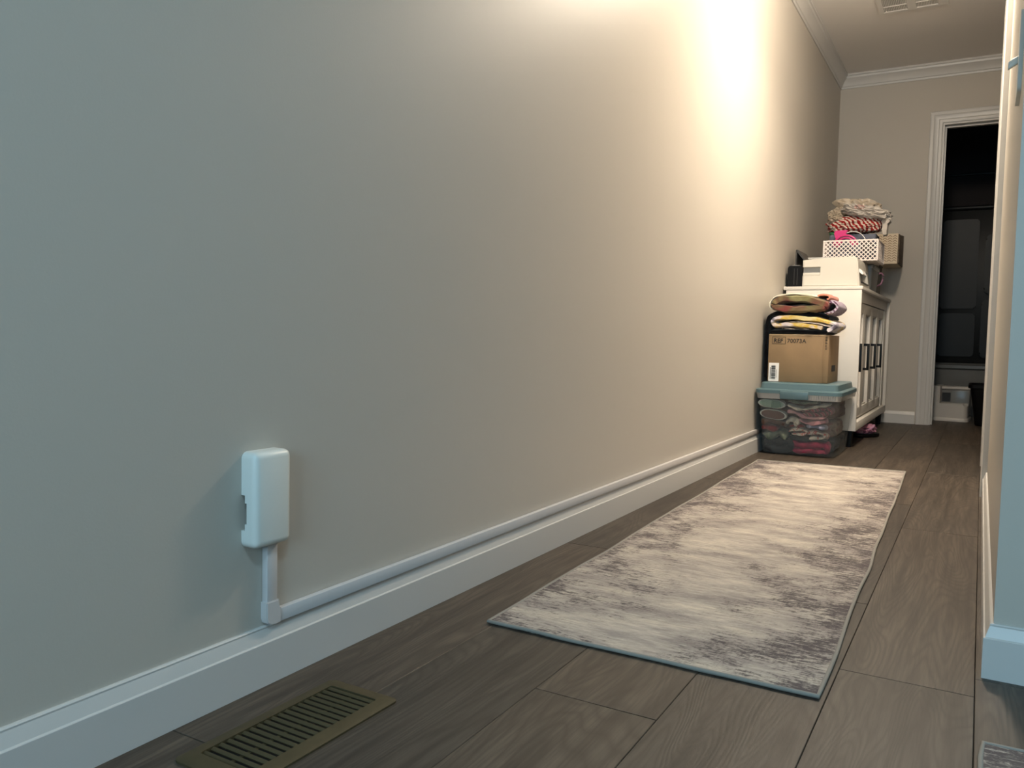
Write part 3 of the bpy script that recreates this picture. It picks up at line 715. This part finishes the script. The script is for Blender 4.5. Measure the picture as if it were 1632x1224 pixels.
garment('brown cloth below the brown soled shoe in the tub', 'c_brown', [(0.035, 0.158), (0.08, 0.162), (0.12, 0.152), (0.152, 0.145)], 0.026, 14)
garment('dark red cloth at the left of the tub', 'c_red', [(0.036, 0.132), (0.06, 0.130), (0.09, 0.124), (0.11, 0.130)], 0.026, 15)
garment('crumpled sage cloth low at the left of the tub', 'c_sage', [(0.042, 0.098), (0.08, 0.092), (0.115, 0.104), (0.155, 0.090)], 0.032, 16, amp=0.014)
garment('charcoal cloth at the bottom left of the tub', 'c_dark', [(0.048, 0.066), (0.10, 0.060), (0.165, 0.062), (0.165, 0.030), (0.10, 0.026), (0.05, 0.032)], 0.034, 17)
for k, (z, h_) in enumerate(((0.222, 0.10), (0.126, 0.09), (0.044, 0.075))):        # the rest of the load behind them
    bb = blob(0.204, 4.355, z, 0.142+z*0.10, 0.150+z*0.16, h_*0.47, 30+k, 0.05, 3, 4, p=6)
    tag(obj('folded_garment', bb, ['c_brown', 'c_pile', 'c_dark'][k], smooth=60), ['brown pile of clothes filling the back of the tub at the top', 'taupe pile of clothes filling the back of the tub halfway up', 'charcoal pile of clothes filling the back of the tub at the bottom'][k], 'clothes', 'folded clothes inside the storage tub')

# ------------------------------------------------------------------ cardboard box on the tub
BX0, BX1, BY0, BY1, BZ0, BZ1 = 0.040, 0.322, 4.15, 4.47, 0.3545, 0.588
cbx = thing('cardboard_box', 'brown cardboard box printed REF 70073A standing on the tub lid', 'box', (0, 0, 0))
obj('carton', B(BX0, BX1, BY0, BY1, BZ0, BZ1, 0.002), 'card', cbx)
obj('flap', B(BX1-0.024, BX1+0.0012, BY0-0.0022, BY0+0.05, BZ0+0.004, BZ1-0.003, 0.0008), 'card', cbx)
obj('flap_edge', B(BX0+0.002, BX1-0.024, BY0-0.0012, BY0+0.01, BZ1-0.005, BZ1+0.0006, 0.0006), 'cardedge', cbx)
tx = text_part('printed_text', 'REF', 0.0285, (0.0640, BY0-0.0006, 0.5475), (PI/2, 0, 0), 'ink', cbx, 0.0004)
text_part('printed_text', '70073A', 0.0285, (0.1275, BY0-0.0006, 0.5475), (PI/2, 0, 0), 'ink', cbx, 0.0002)
b = bmesh.new()
for q in ((0.057, 0.121, 0.5405, 0.5422), (0.057, 0.121, 0.5743, 0.5760), (0.057, 0.0587, 0.5405, 0.5760), (0.1193, 0.121, 0.5405, 0.5760)): box(b, q[0], q[1], BY0-0.0008, BY0, q[2], q[3])
obj('text_outline', b, 'ink', cbx, smooth=0)
lb = obj('barcode_label', B(BX0+0.005, BX0+0.054, BY0-0.0010, BY0, BZ0+0.002, BZ0+0.092), 'paper', cbx, smooth=0)
b = bmesh.new(); z = BZ0+0.012; random.seed(3)
while z < BZ0+0.080:
    h_ = random.choice((0.001, 0.002, 0.003)); box(b, BX0+0.018, BX0+0.038, BY0-0.0016, BY0-0.0009, z, z+h_); z += h_+random.choice((0.001, 0.0016, 0.0022))
box(b, BX0+0.012, BX0+0.0145, BY0-0.0016, BY0-0.0009, BZ0+0.012, BZ0+0.07); box(b, BX0+0.042, BX0+0.0435, BY0-0.0016, BY0-0.0009, BZ0+0.02, BZ0+0.06)
obj('barcode', b, 'ink', lb, smooth=0)
b = bmesh.new(); random.seed(9)                       # the illegible upright print on the narrow flap
for k in range(9):
    z = 0.578-k*0.0068; box(b, BX1-0.016, BX1-0.006-0.003*random.random(), BY0-0.0030, BY0-0.0021, z-0.0045, z-0.0028 if k % 2 else z-0.001)
obj('flap_print', b, 'ink', cbx, smooth=0)
obj('side_print', B(BX1, BX1+0.0018, 4.26, 4.36, 0.41, 0.44), 'ink', cbx, smooth=0)

# ------------------------------------------------------------------ blankets
def blanket(name, label, m, path, th, y0, y1, seed, amp=0.006, **k):
    return tag(obj(name, folded(path, th, y0, y1, seed, amp, **k), m, smooth=60), label, 'blanket', 'folded blankets on the cardboard box')
bb = folded([(0.022, 0.372), (0.021, 0.44), (0.020, 0.52), (0.020, 0.60), (0.024, 0.665), (0.050, 0.690), (0.12, 0.6985), (0.20, 0.694), (0.27, 0.684), (0.312, 0.668)], 0.026, 4.19, 4.50, 21, 0.004)
tag(obj('black_blanket', bb, 'bl_black', smooth=60), 'black blanket draped over the folded stack and down the left of the box', 'blanket', 'folded blankets on the cardboard box')
bl = blanket('folded_blanket', 'black blanket folded flat on top of the cardboard box', 'bl_black', [(0.045, 0.602), (0.13, 0.604), (0.20, 0.603), (0.312, 0.602)], 0.024, 4.16, 4.47, 22, 0.003)
blanket('folded_blanket', 'yellow and lavender fleece blanket folded in a loop on the cardboard box', 'bl_yellow', [(0.315, 0.606), (0.345, 0.634), (0.300, 0.652), (0.22, 0.664), (0.12, 0.672), (0.066, 0.665), (0.056, 0.648), (0.075, 0.634), (0.13, 0.636), (0.19, 0.634), (0.25, 0.626), (0.29, 0.616)], 0.024, 4.135, 4.46, 23, 0.006)
blanket('folded_blanket', 'maroon and olive blanket folded near the top of the stack', 'bl_olive', [(0.30, 0.722), (0.22, 0.718), (0.12, 0.716), (0.066, 0.722), (0.056, 0.738), (0.080, 0.757), (0.14, 0.764), (0.21, 0.757), (0.27, 0.745), (0.315, 0.730)], 0.037, 4.135, 4.45, 24, 0.007)
blanket('folded_sheet', 'ivory sheet wrapped over the top of the blanket stack', 'bl_white', [(0.052, 0.712), (0.040, 0.722), (0.040, 0.748), (0.066, 0.776), (0.12, 0.786), (0.19, 0.784), (0.26, 0.772)], 0.010, 4.15, 4.45, 25, 0.003)
blanket('folded_cloth', 'coral cloth lying at the top right of the blanket stack', 'bl_coral', [(0.252, 0.774), (0.275, 0.782), (0.305, 0.778), (0.312, 0.768), (0.30, 0.759)], 0.012, 4.17, 4.44, 26, 0.003)
blanket('folded_cloth', 'lavender striped cloth rolled at the right end of the blanket stack', 'bl_lav', [(0.300, 0.690), (0.335, 0.700), (0.352, 0.722), (0.340, 0.744), (0.316, 0.748)], 0.018, 4.15, 4.42, 27, 0.004)

# ------------------------------------------------------------------ things on the cabinet
CT = CZ1+0.0006
pr = thing('printer', 'off-white printer standing sideways on top of the white cabinet', 'printer', (0.238, 4.87, CT))
b = bmesh.new()
pp = [(-0.143, 0.0), (0.140, 0.0), (0.146, 0.006), (0.133, 0.134), (0.128, 0.150), (0.116, 0.158), (0.02, 0.1555), (-0.085, 0.148), (-0.143, 0.143)]
prism(b, pp, 'y', -0.225, 0.225)
bmesh.ops.bevel(b, geom=[e for e in b.edges if abs(abs(e.verts[0].co.y)-0.225) < 1e-4 and abs(e.verts[0].co.y-e.verts[1].co.y) < 1e-4], offset=0.006, segments=3, affect='EDGES')
o = obj('body', b, 'printer', pr)
boolean_cut(o, B(-0.160, -0.052, -0.3, -0.199, 0.060, 0.106, 0.002))
boolean_cut(o, B(0.085, 0.20, -0.16, 0.16, 0.022, 0.095))
obj('handle_recess', B(-0.140, -0.0525, -0.1995, -0.1985, 0.061, 0.105), 'printer_in', pr, smooth=0)
obj('handle_lip', B(-0.140, -0.0535, -0.224, -0.200, 0.0605, 0.0745, 0.001), 'printer', pr)
obj('output_gap_shade', B(0.086, 0.0875, -0.159, 0.159, 0.023, 0.094), 'black', pr, smooth=0)  # black sheet gives the output slot its shade by colour
obj('output_tray', B(0.088, 0.150, -0.15, 0.15, 0.024, 0.030, 0.002), 'darkgrey', pr)
b = bmesh.new(); prism(b, [(0.137, 0.096), (0.150, 0.088), (0.160, 0.066), (0.152, 0.064), (0.136, 0.080)], 'y', -0.19, -0.05); obj('paper_guide', b, 'paper', pr)
b = bmesh.new(); prism(b, [(-0.142, 0.148), (-0.186, 0.208), (-0.194, 0.210), (-0.197, 0.205), (-0.150, 0.146)], 'y', -0.15, 0.10); obj('paper_support', b, 'darkgrey', pr)
b = bmesh.new(); prism(b, [(-0.197, 0.205), (-0.200, 0.120), (-0.193, 0.120), (-0.190, 0.204)], 'y', -0.15, 0.10); obj('paper_support_back', b, 'darkgrey', pr)
obj('scanner_lid', B(-0.120, 0.100, -0.215, 0.215, 0.1485, 0.1575, 0.003), 'printer_in', pr)

sp = thing('black_speaker', 'rounded black box standing between the printer and the left wall', 'speaker', (0.053, 4.70, CT))
b = bmesh.new(); prism(b, rrect(-0.038, 0.038, 0.0, 0.116, 0.014, 5), 'y', -0.045, 0.045)
bmesh.ops.bevel(b, geom=[e for e in b.edges if abs(e.verts[0].co.y-e.verts[1].co.y) < 1e-5], offset=0.004, segments=2, affect='EDGES')
obj('case', b, 'black', sp)
obj('top_cap', B(-0.020, 0.020, -0.028, 0.03, 0.1155, 0.119, 0.0012), 'printer_in', sp)
b = bmesh.new()
for x in (-0.004, 0.012): box(b, x, x+0.002, -0.0462, -0.0448, 0.012, 0.100)
obj('groove', b, 'darkgrey', sp, smooth=0)

# lattice basket on the printer
KX0, KX1, KY0, KY1, KZ0, KZ1 = 0.150, 0.432, 4.945, 5.26, CT+0.160, 1.130
kb = thing('lattice_basket', 'white plastic basket with diamond lattice sides on top of the printer', 'basket', (0, 0, 0))
def lattice(name, length, height, place):
    bb = bmesh.new(); step = 0.0235; hw = 0.0026
    n = int((length+height)/step)+2
    for sgn in (1, -1):
        for k in range(n):
            s = k*step-(height if sgn == 1 else 0)
            # line u = s + sgn*v clipped to the panel
            pts = []
            u0, u1 = (s, s+height) if sgn == 1 else (s, s-height)
            va, vb = 0.0, height
            def uv(v): return s+sgn*v
            lo, hi = 0.0, height
            for lim in (0.0, length):
                v = (lim-s)*sgn
                if sgn == 1:
                    if lim == 0: lo = max(lo, v)
                    else: hi = min(hi, v)
                else:
                    if lim == 0: hi = min(hi, v)
                    else: lo = max(lo, v)
            if hi-lo < 0.004: continue
            a, c = Vector((uv(lo), lo)), Vector((uv(hi), hi)); t = (c-a).normalized(); nn = Vector((-t.y, t.x))*hw
            quad = [a-nn, c-nn, c+nn, a+nn]; th = 0.0012 if sgn == 1 else 0.0013
            f = [bb.verts.new(place(q.x, q.y, -th)) for q in quad]; g = [bb.verts.new(place(q.x, q.y, th)) for q in quad]
            bb.faces.new(f); bb.faces.new(g[::-1])
            for i in range(4): bb.faces.new((f[i], g[i], g[(i+1) % 4], f[(i+1) % 4]))
    obj(name, bb, 'lattice', kb, smooth=0)
hh = KZ1-KZ0
lattice('lattice_panel', KX1-KX0, hh, lambda u, v, t: (KX0+u, KY0+t, KZ0+v)); lattice('lattice_panel', KX1-KX0, hh, lambda u, v, t: (KX0+u, KY1+t, KZ0+v))
lattice('lattice_panel', KY1-KY0, hh, lambda u, v, t: (KX0+t, KY0+u, KZ0+v)); lattice('lattice_panel', KY1-KY0, hh, lambda u, v, t: (KX1+t, KY0+u, KZ0+v))
b = bmesh.new()
for zz in (KZ0+0.001, KZ1-0.007):
    for q in ((KX0-0.003, KX1+0.003, KY0-0.003, KY0+0.003), (KX0-0.003, KX1+0.003, KY1-0.003, KY1+0.003), (KX0-0.003, KX0+0.003, KY0+0.003, KY1-0.003), (KX1-0.003, KX1+0.003, KY0+0.003, KY1-0.003)):
        box(b, *q, zz, zz+0.007)
for x in (KX0, KX1):
    for y in (KY0, KY1): box(b, x-0.004, x+0.004, y-0.004, y+0.004, KZ0+0.001, KZ1, 0.001)
obj('rim', b, 'lattice', kb, smooth=0)
obj('bottom', B(KX0, KX1, KY0, KY1, KZ0+0.0006, KZ0+0.003), 'lattice', kb, smooth=0)

# in and on the basket
gb = thing('fabric_bin', 'blue grey fabric bin standing inside the lattice basket', 'fabric bin', (0.285, 5.135, KZ0+0.0035))
b = bmesh.new(); loft(b, [ring3(z, -0.125+d_, 0.125-d_, -0.09+d_, 0.09-d_, 0.012, 4) if True else None for z, d_ in ((0.0, 0.004), (0.155, 0.0), (0.158, 0.003), (0.150, 0.007), (0.02, 0.010))])
for v in b.verts: v.co.z += 0.006*noise.noise(Vector((v.co.x*20, v.co.y*20, 3))) if v.co.z > 0.1 else 0
obj('fabric_body', b, 'bluegrey', gb)
def arc(cx, cz, rx, rz, a0, a1, y, n=16): return [(cx+rx*math.cos(math.radians(a0+(a1-a0)*k/n)), y, cz+rz*math.sin(math.radians(a0+(a1-a0)*k/n))) for k in range(n+1)]
hb = thing('pink_headband', 'hot pink headband with a wide flap at the front of the basket', 'headband', (0.26, KY0+0.035, KZ1))
b = bmesh.new()
for k in range(3):
    tube(b, arc(0.0, -0.045, 0.068-0.012*k, 0.075-0.014*k, 15, 168, 0.006*k-0.006), 0.0055, 8)
obj('band', b, 'pink', hb)
b = bmesh.new(); prism(b, [(-0.055, 0.012), (-0.005, 0.028), (0.008, 0.062), (-0.058, 0.060), (-0.066, 0.045)], 'y', 0.008, 0.016); bmesh.ops.bevel(b, geom=list(b.edges), offset=0.002, segments=2, affect='EDGES')
obj('flap', b, 'pink', hb)
b = bmesh.new(); tube(b, arc(0.005, KZ1-0.03-KZ0, 0.075, 0.082, 25, 150, KY0+0.075-5.135), 0.002, 6)
obj('cord_handle', b, 'paper', gb)
tag(obj('green_cloth', blob(0.186, 5.10, KZ0+0.168, 0.028, 0.05, 0.022, 41, 0.3, 2.5, 3), 'green', smooth=60), 'small green cloth tucked at the left of the fabric bin', 'cloth')
dk = tag(obj('dark_pouch', blob(0.372, 5.00, KZ0+0.088, 0.035, 0.03, 0.030, 43, 0.2, 2.5, 3), 'darkgrey', smooth=60), 'small dark pouch at the right inside the lattice basket', 'pouch')

def crumple(name, label, cat, cx, cy, cz, sx, sy, sz, seed, m, extra=None, parent=None, amp=0.3):
    bb = blob(cx, cy, cz, sx, sy, sz, seed, amp, 2.6, 5, True, 3.2)
    for v in bb.verts:
        n = noise.noise(Vector((v.co.x*45, v.co.y*30, v.co.z*60+seed))); v.co += v.co.normalized()*0.0
        v.co.x += 0.004*n; v.co.z += 0.005*noise.noise(Vector((v.co.x*38+seed, v.co.y*22, v.co.z*24)))
        if extra: extra(v)
    o = obj(name, bb, m, parent, smooth=35)
    return tag(o, label, cat) if parent is None else o
crumple('striped_gift_wrap', 'red and white striped wrapped bundle under the grey grocery bag', 'bundle', 0.295, 5.10, 1.230, 0.150, 0.080, 0.047, 51, 'red_white', amp=0.2)
def tilt_right(v):
    v.co.z -= (v.co.x-0.32)*0.22
def printed_bag():                                       # grey bag film with a small faded red print on its front
    m = M['bag'].copy(); m.name = 'grey_bag_with_faded_red_print'; nt = m.node_tree; bs = nt.nodes['Principled BSDF']
    src = bs.inputs['Base Color'].links[0].from_socket
    tc = nt.nodes.new('ShaderNodeTexCoord'); sep = nt.nodes.new('ShaderNodeSeparateXYZ'); nt.links.new(tc.outputs['Object'], sep.inputs[0])
    dx = math_node(nt, 'POWER', math_node(nt, 'ABSOLUTE', math_node(nt, 'MULTIPLY', math_node(nt, 'SUBTRACT', sep.outputs[0], 0.325), 1/0.028)), 4)
    dz = math_node(nt, 'POWER', math_node(nt, 'ABSOLUTE', math_node(nt, 'MULTIPLY', math_node(nt, 'SUBTRACT', sep.outputs[2], 1.318), 1/0.014)), 4)
    inside = math_node(nt, 'LESS_THAN', math_node(nt, 'ADD', dx, dz), 1.0)
    marks = math_node(nt, 'GREATER_THAN', noise_node(nt, mapping(nt, tc.outputs['Object'], (170, 1, 120)), 1.0, 1), 0.47)
    c = mix(nt, math_node(nt, 'MULTIPLY', math_node(nt, 'MULTIPLY', inside, marks), 0.7), src, (0.34, 0.16, 0.14))
    nt.links.new(c, bs.inputs['Base Color']); return m
M['bagprinted'] = printed_bag()
gg = thing('grey_grocery_bag', 'crumpled grey plastic grocery bag slumped over the red striped bundle', 'plastic bag', (0, 0, 0))
crumple('bag_body', '', '', 0.355, 5.060, 1.302, 0.118, 0.075, 0.034, 57, 'bagprinted', tilt_right, parent=gg)
b = bmesh.new(); prism(b, [(0.435, 1.262), (0.470, 1.252), (0.482, 1.238), (0.468, 1.222), (0.466, 1.165), (0.446, 1.160), (0.438, 1.22)], 'y', 5.03, 5.10)
bmesh.ops.subdivide_edges(b, edges=list(b.edges), cuts=3, use_grid_fill=True)
for v in b.verts: v.co += Vector((0.006*noise.noise(v.co*50), 0.012*noise.noise(v.co*35), 0.004*noise.noise(v.co*60)))
obj('bag_handle', b, 'bag', gg)
crumple('tan_grocery_bag', 'tan plastic grocery bag standing at the top of the pile by the corner', 'plastic bag', 0.290, 5.190, 1.328, 0.122, 0.048, 0.060, 63, 'bagtan', lambda v: setattr(v.co, 'z', v.co.z-(v.co.x-0.28)*0.10))
crumple('taupe_bag', 'taupe plastic bag bunched at the left of the pile', 'plastic bag', 0.190, 5.065, 1.278, 0.040, 0.05, 0.036, 71, 'bagtan')

# grey bin, brown bin and cream box farther back on the cabinet
gn = thing('grey_drawer_bin', 'grey plastic bin standing behind the printer on the cabinet', 'bin', (0.24, 5.33, CT))
b = bmesh.new(); loft(b, [ring3(z, -0.15+d_, 0.15-d_, -0.16+d_, 0.16-d_, 0.015, 4) for z, d_ in ((0, 0.012), (0.135, 0.002), (0.137, -0.002), (0.150, -0.002), (0.150, 0.006), (0.05, 0.014))])
obj('bin_body', b, 'greybin', gn)
obj('bin_lid', B(-0.153, 0.153, -0.163, 0.163, 0.1505, 0.158, 0.003), 'greybin', gn)
bn = thing('brown_bin', 'dark olive bin behind the grey one, under the cream patterned box', 'bin', (0.205, 5.84, CT))
b = bmesh.new(); loft(b, [ring3(z, -0.14+d_, 0.14-d_, -0.26+d_, 0.26-d_, 0.015, 4) for z, d_ in ((0, 0.008), (0.205, 0.0), (0.212, 0.003))])
obj('bin_body', b, 'brownbin', bn)
b = B(-0.143, 0.143, -0.263, 0.263, 0.2125, 0.222, 0.003); obj('bin_lid', b, 'brownbin', bn)
b = bmesh.new(); tube(b, [(0.139, -0.20, 0.06), (0.158, -0.17, 0.064), (0.176, -0.14, 0.078), (0.184, -0.12, 0.11), (0.186, -0.12, 0.135), (0.176, -0.13, 0.148), (0.162, -0.14, 0.146)], 0.0055, 8)
tag(obj('pink_strap', b, 'grip', loc=(0.205, 5.84, CT)), 'curved mauve pink strap hanging at the front of the dark olive bin', 'strap')
cr = thing('cream_box', 'cream box with brown chevron print standing near the end wall', 'box', (0.395, 5.94, CT+0.2226))
b = B(-0.072, 0.058, -0.055, 0.26, 0.0, 0.196, 0.004); obj('box_body', b, 'cream', cr)
obj('side_panel', B(0.058, 0.066, -0.050, 0.262, 0.003, 0.192, 0.002), 'boxshade', cr)
b = bmesh.new(); prism(b, [(-0.02, 0.185), (0.262, 0.185), (0.262, 0.214), (0.10, 0.200)], 'x', 0.050, 0.0655); obj('side_flap', b, 'boxshade', cr)
b = bmesh.new()
for col_ in range(4):
    for k in range(11):
        x = -0.064+col_*0.030; z = 0.014+k*0.0158; yy = -0.0562
        for sgn in (0, 1):
            p0, p1 = ((x, z), (x+0.013, z+0.010)) if sgn == 0 else ((x+0.013, z+0.010), (x+0.026, z))
            q = [(p0[0], p0[1]), (p1[0], p1[1]), (p1[0], p1[1]+0.0042), (p0[0], p0[1]+0.0042)]
            prism(b, q, 'y', yy, -0.0548)
obj('chevron_print', b, 'chevron', cr, smooth=0)

# pink slipper under the cabinet
sl = thing('pink_slipper', 'pink slipper with dark sole poking out from under the cabinet', 'slipper', (0.392, 5.22, 0.0), rz=-0.5)
def sole_ring(z, s):
    return [(0.045*s*math.cos(a)*(1-0.12*math.cos(a-PI/2)), 0.105*s*math.sin(a), z) for a in [2*PI*k/28 for k in range(28)]]
b = bmesh.new(); loft(b, [sole_ring(z, s) for z, s in ((0.0006, 0.95), (0.006, 1.0), (0.016, 1.0), (0.020, 0.96))]); obj('sole', b, 'black', sl, smooth=50)
M['slip'] = cloth_material('pink_slipper_fleece', [(0.35, (0.10, 0.02, 0.05)), (0.5, (0.42, 0.16, 0.24)), (0.68, (0.55, 0.34, 0.40))], (26, 26, 40))
b = blob(0, -0.02, 0.046, 0.042, 0.080, 0.027, 81, 0.28, 2.8, 4); obj('upper', b, 'slip', sl, smooth=60)
b = bmesh.new(); tube(b, [(0.040*math.cos(a), -0.015+0.055*math.sin(a), 0.056+0.012*math.sin(2*a)) for a in [2*PI*k/24 for k in range(24)]], 0.008, 8, True); obj('cuff', b, 'grip', sl, smooth=60)
b = blob(0.270, 5.02, 0.034, 0.05, 0.13, 0.033, 85, 0.2, 2.4, 3)
tag(obj('dark_shoe', b, 'bl_black', smooth=60), 'dark shoe lying in the shade under the cabinet', 'shoe')

# ------------------------------------------------------------------ bathroom beyond the end door
YB = 8.02
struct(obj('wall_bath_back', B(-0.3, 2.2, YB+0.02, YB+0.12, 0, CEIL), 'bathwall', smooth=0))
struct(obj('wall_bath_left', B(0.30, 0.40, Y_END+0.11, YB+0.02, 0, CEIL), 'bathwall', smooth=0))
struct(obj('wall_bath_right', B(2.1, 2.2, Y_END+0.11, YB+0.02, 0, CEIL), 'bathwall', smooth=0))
obj_b = struct(obj('trim_2', B(0.40, 2.1, YB-0.004, YB+0.02, 1.995, 2.015, 0.003), 'surround'), 'dark rail high on the bathroom wall')
sr = thing('shower_surround', 'dark glossy moulded shower surround behind the bathtub', 'shower surround', (0, 0, 0))
obj('back_panel', B(0.40, 2.10, YB-0.012, YB+0.019, 0.40, 1.70, 0.006), 'surround', sr)
obj('top_ledge', B(0.40, 2.10, YB-0.045, YB+0.019, 1.70, 1.735, 0.012, 3), 'surround', sr)
for q in ((0.62, 0.895, 0.455, 0.825), (0.62, 0.895, 0.865, 1.62)):
    b = bmesh.new(); prism(b, rrect(q[0], q[1], q[2], q[3], 0.02, 5), 'y', YB-0.026, YB-0.011); bmesh.ops.bevel(b, geom=[e for e in b.edges if all(abs(v.co.y-(YB-0.026)) < 1e-4 for v in e.verts)], offset=0.006, segments=3, affect='EDGES')
    obj('raised_panel', b, 'surround', sr, smooth=40)
b = bmesh.new(); prism(b, rrect(0.938, 1.30, 0.44, 0.945, 0.055, 8), 'y', YB-0.075, YB-0.011); bmesh.ops.bevel(b, geom=[e for e in b.edges if all(abs(v.co.y-(YB-0.075)) < 1e-4 for v in e.verts)], offset=0.012, segments=4, affect='EDGES'); obj('shelf_column', b, 'surround', sr, smooth=40)
b = bmesh.new(); prism(b, rrect(0.945, 1.30, 0.985, 1.49, 0.055, 8), 'y', YB-0.065, YB-0.011); bmesh.ops.bevel(b, geom=[e for e in b.edges if all(abs(v.co.y-(YB-0.065)) < 1e-4 for v in e.verts)], offset=0.012, segments=4, affect='EDGES'); obj('shelf_column', b, 'surround', sr, smooth=40)
bt = thing('bathtub', 'grey bathtub under the dark shower surround', 'bathtub', (0, 0, 0))
b = bmesh.new(); loft(b, [ring3(0.0006, 0.42, 2.08, 7.26, YB-0.02, 0.03), ring3(0.36, 0.415, 2.085, 7.235, YB-0.018, 0.03), ring3(0.372, 0.41, 2.09, 7.215, YB-0.014, 0.03), ring3(0.395, 0.41, 2.09, 7.215, YB-0.014, 0.03),
     ring3(0.400, 0.42, 2.08, 7.225, YB-0.020, 0.03), ring3(0.400, 0.49, 2.0, 7.30, YB-0.10, 0.06), ring3(0.385, 0.50, 1.98, 7.315, YB-0.11, 0.06), ring3(0.10, 0.60, 1.85, 7.36, YB-0.16, 0.08)])
obj('tub_shell', b, 'tub', bt, smooth=40)
sb = thing('step_stool', 'white plastic two-step stool on the bathroom floor', 'step stool', (0.775, 6.82, 0.0), rz=-0.06)
b = bmesh.new(); prism(b, rrect(-0.125, 0.125, -0.13, 0.02, 0.03, 6), 'z', 0.026, 0.128); bmesh.ops.bevel(b, geom=[e for e in b.edges if all(v.co.z > 0.127 for v in e.verts)], offset=0.012, segments=4, affect='EDGES'); obj('lower_step', b, 'stool', sb, smooth=40)
b = bmesh.new(); loft(b, [ring3(z, -0.130-d_, 0.130+d_, -0.136-d_, 0.16+d_, 0.032) for z, d_ in ((0.0004, 0.002), (0.020, 0.002), (0.026, -0.003))]); obj('base', b, 'stool', sb, smooth=40)
obj('riser', B(-0.062, 0.125, 0.005, 0.155, 0.026, 0.225, 0.008, 3), 'tub', sb)
obj('upper_step', B(-0.062, 0.128, -0.004, 0.16, 0.225, 0.247, 0.007, 3), 'stool', sb)
b = bmesh.new(); prism(b, rrect(-0.112, -0.060, 0.026, 0.252, 0.010, 4), 'y', -0.115, 0.155); bmesh.ops.bevel(b, geom=[e for e in b.edges if all(abs(v.co.y+0.115) < 1e-4 for v in e.verts)], offset=0.008, segments=3, affect='EDGES'); obj('side_post', b, 'stool', sb, smooth=40)
obj('grip_hole_shade', B(-0.1135, -0.1118, -0.05, 0.04, 0.195, 0.218), 'black', sb, smooth=0)  # black patch painted for the shade inside a hand hole
obj('riser_panel', B(-0.055, 0.0, 0.0035, 0.0052, 0.135, 0.200), 'surround', sb, smooth=0)
tr = thing('trash_can', 'black tapered trash can just inside the bathroom door', 'trash can', (1.05, 6.53, 0.0))
b = bmesh.new(); loft(b, [ring3(z, -r, r, -r, r, 0.035) for r, z in ((0.105, 0.0006), (0.112, 0.012), (0.148, 0.265), (0.142, 0.265), (0.105, 0.02))]); obj('can_body', b, 'black', tr, smooth=40)
b = bmesh.new(); loft(b, [ring3(z, -r, r, -r, r, 0.038) for r, z in ((0.149, 0.258), (0.160, 0.262), (0.160, 0.284), (0.154, 0.288), (0.144, 0.284), (0.144, 0.262))], False, False); obj('rim', b, 'black', tr, smooth=40)
